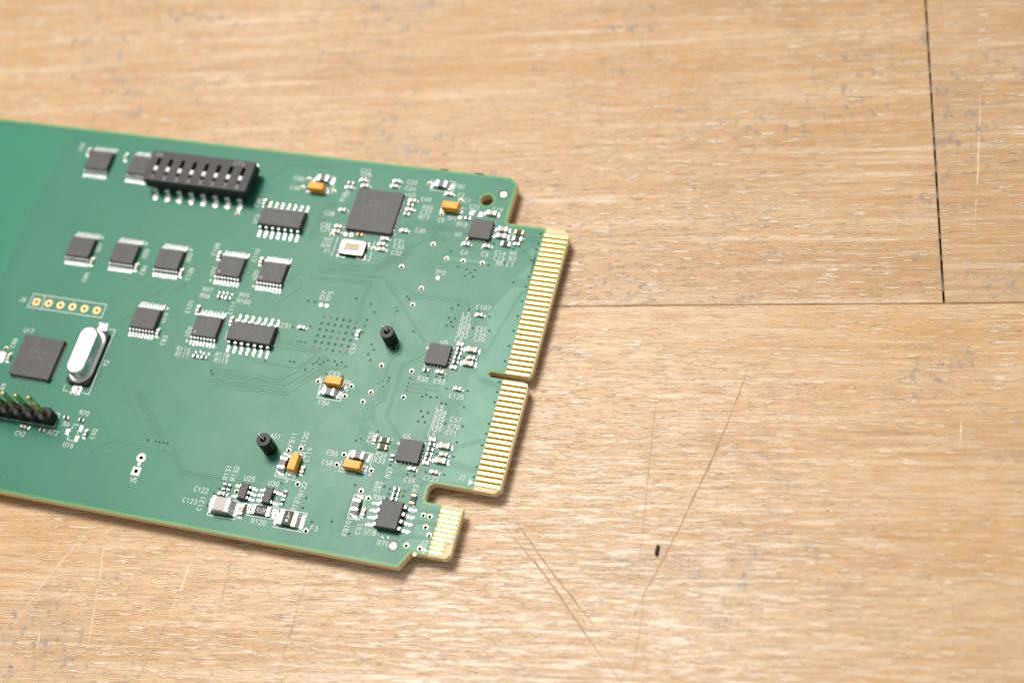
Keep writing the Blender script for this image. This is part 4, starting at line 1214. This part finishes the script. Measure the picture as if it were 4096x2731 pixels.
# crystal in an oblong metal can on a black base
def oblong(L, W, z, n=10):
    r_ = W / 2; return [(x_, y_, z) for x_, y_ in arc(0, L / 2 - r_, r_, 0, 180, n) + arc(0, -L / 2 + r_, r_, 180, 360, n)]
c = obj('crystal', loft('crystal', [oblong(9.7, 3.55, .95), oblong(9.7, 3.55, 3.15), oblong(9.45, 3.3, 3.42), oblong(9.0, 2.85, 3.5)], 'can', smooth=False), board, (-76.75, -37.9, 0))
obj('flange', loft('flange', [oblong(10.95, 4.65, .80), oblong(10.95, 4.65, 1.0), oblong(10.5, 4.2, 1.12), oblong(9.8, 3.6, 1.14)], 'can'), c)
obj('insulator_base', loft('insulator_base', [rect(4.65, 11.1, .08, .5), rect(4.65, 11.1, .75, .5), rect(4.5, 10.95, .80, .5)], 'side'), c)
for s_ in (1, -1):
    tab = sweep('lead', [(4.6, .10), (6.9, .10)], .12, .9, 'tin'); fil = loft('lead', [rect(2.0, 2.1, .013, .1, 0, 6.45), rect(1.95, 2.05, .05, .1, 0, 6.45), rect(1.2, 1.5, .17, .1, 0, 6.3)], 'solder')
    obj('lead', join_meshes('lead', [tab, fil]), c, (0, 0, 0), 0 if s_ > 0 else math.pi)

# test posts: black cylinders with a wire loop
def test_post(x, y, h):
    vs, fs = lathe([(1.22, .03), (1.25, .12), (1.25, h - .12), (1.19, h - .02), (.52, h), (.46, h - .08), (.46, h - 1.6), (.01, h - 1.6)], 36)
    n = 36; fm = []
    for k_ in range(7): fm += [1 if k_ in (5, 6) else 0] * n
    c = obj('test_post', mesh('test_post', vs, fs, ['side', 'hole'], fm), board, (x, y, 0))
    vs, fs = tube([(.22, -.12, h - 1.5), (.20, -.05, h - .2), (.05, .05, h + .30), (-.22, .20, h + .62), (-.45, .32, h + .95), (-.62, .38, h + 1.10), (-.72, .38, h + .95)], .16, 8)
    obj('wire_loop', mesh('wire_loop', vs, fs, 'tin', smooth=True), c)
    vs, fs = tube([(.05, -.1, h - 1.5), (.12, -.12, h - .02), (.20, -.16, h + .10)], .13, 8)
    obj('wire_end', mesh('wire_end', vs, fs, 'side', smooth=True), c)
test_post(-36.84, -49.21, 4.0); test_post(-21.70, -25.46, 3.55)

# pin header at the left
nh = 12
hx = -79.22
hd = obj('pin_header', None, board)
bpy.data.objects.remove(hd)
bm = bmesh.new()
for i in range(nh):
    for v in [None]:
        x_ = -i * 2.54
        ring = [rect(2.53, 2.5, .02, .55, x_, 0), rect(2.53, 2.5, 2.45, .55, x_, 0), rect(2.2, 2.2, 2.54, .5, x_, 0)]
        me = loft('seg', ring, 'side'); bm.from_mesh(me); bpy.data.meshes.remove(me)
hd = obj('pin_header', to_mesh(bm, 'pin_header', 'side'), board, (hx, -50.80, 0))
M['pin'] = plain('polished gold pin', (.80, .60, .25), .14, 1.0)
pm = loft('pin', [rect(.64, .64, -2.6), rect(.64, .64, 8.9), rect(.34, .34, 9.15)], 'pin')
for i in range(nh): obj('pin', pm, hd, (-i * 2.54, 0, 0))

# DIP switch block with eight sliders
dx, dy = -68.2, 2.31
DW, DD, DT0, DT1 = 21.6, 6.7, 1.0, 3.9
slots = []
for i in range(8):
    sx = (i - 3.5) * 2.54 + .02
    slots.append([(sx - .42, -1.85), (sx + .42, -1.85), (sx + .42, 1.75), (sx - .42, 1.75)])
top = plate('dip_switch', [[p[:2] for p in rect(DW, DD, 0, .12)]] + slots, DT1 - 1.0, DT1, 'dip')
low = loft('dip_switch', [rect(DW - .5, DD - .7, DT0, .1), rect(DW, DD, DT0 + .35, .12), rect(DW, DD, DT1 - 1.001, .12)], 'side')
d = obj('dip_switch', join_meshes('dip_switch', [top, low]), board, (dx, dy, 0))
kn = loft('slider', [rect(.78, 1.05, DT1 - .99), rect(.78, 1.05, DT1 - .05), rect(.62, .80, DT1 + .12)], 'knob')
lm = gull(.95, DD / 2 - .1, 1.35, DD / 2 + 1.35, DD / 2 + 1.95, 1.15)
for i in range(8):
    sx = (i - 3.5) * 2.54 + .02
    obj('slider', kn, d, (sx, -.62, 0))
    obj('lead', lm, d, (sx, 0, 0)); obj('lead', lm, d, (sx, 0, 0), math.pi)
    obj('printed_number', text_mesh(str(i + 1), .75, .6, .13, 'ink_dim', DT1 + .006), d, (sx, -2.62, 0))
obj('printed_word', text_mesh('ON', .8, .75, .13, 'ink_dim', DT1 + .006), d, (-9.3, 2.5, 0))
obj('printed_word', text_mesh('CTS', .8, .75, .13, 'ink_dim', DT1 + .006), d, (7.6, 2.55, 0))

# burnt stubs of the break-off tabs on the far edge, loose dust
for x_ in (-22.19, -15.14):
    obj('breakaway_stub', loft('breakaway_stub', [rect(2.0, .30, -.5, .08), rect(1.7, .24, .03, .08), rect(1.3, .14, .06, .05)], 'crumb'), board, (x_, 11.34, 0))
vs, fs = [], []
for i in range(90):
    x_, y_ = rnd.uniform(-100, -2), rnd.uniform(-63, 9); r_ = rnd.uniform(.03, .075); b_ = len(vs)
    vs += [(x_ - r_, y_, .055), (x_, y_ - r_, .055), (x_ + r_ * rnd.uniform(.8, 2), y_, .06), (x_, y_ + r_, .055), (x_, y_, .055 + r_)]
    fs += [(b_, b_ + 1, b_ + 4), (b_ + 1, b_ + 2, b_ + 4), (b_ + 2, b_ + 3, b_ + 4), (b_ + 3, b_, b_ + 4), (b_ + 3, b_ + 2, b_ + 1, b_)]
ds = obj('dust', mesh('dust', vs, fs, 'ink'), board); ds['kind'] = 'stuff'

# what carries the board: parts on its underside touch the table
for x, y in ((-100, 0), (-100, -50), (-30, -8), (-28, -48), (-60, -30)):
    c = obj('underside_part', loft('underside_part', [rect(5.6, 3.6, -LIFT + .001, .2), rect(6, 4, -LIFT + .15, .2), rect(6, 4, -1.75, .2)], 'side'), board, (x, y, 0))
    obj('terminal', box_mesh('terminal', 1.0, 3.0, -1.9, -1.605, 'solder', cx=3.1), c); obj('terminal', box_mesh('terminal', 1.0, 3.0, -1.9, -1.605, 'solder', cx=-3.1), c)
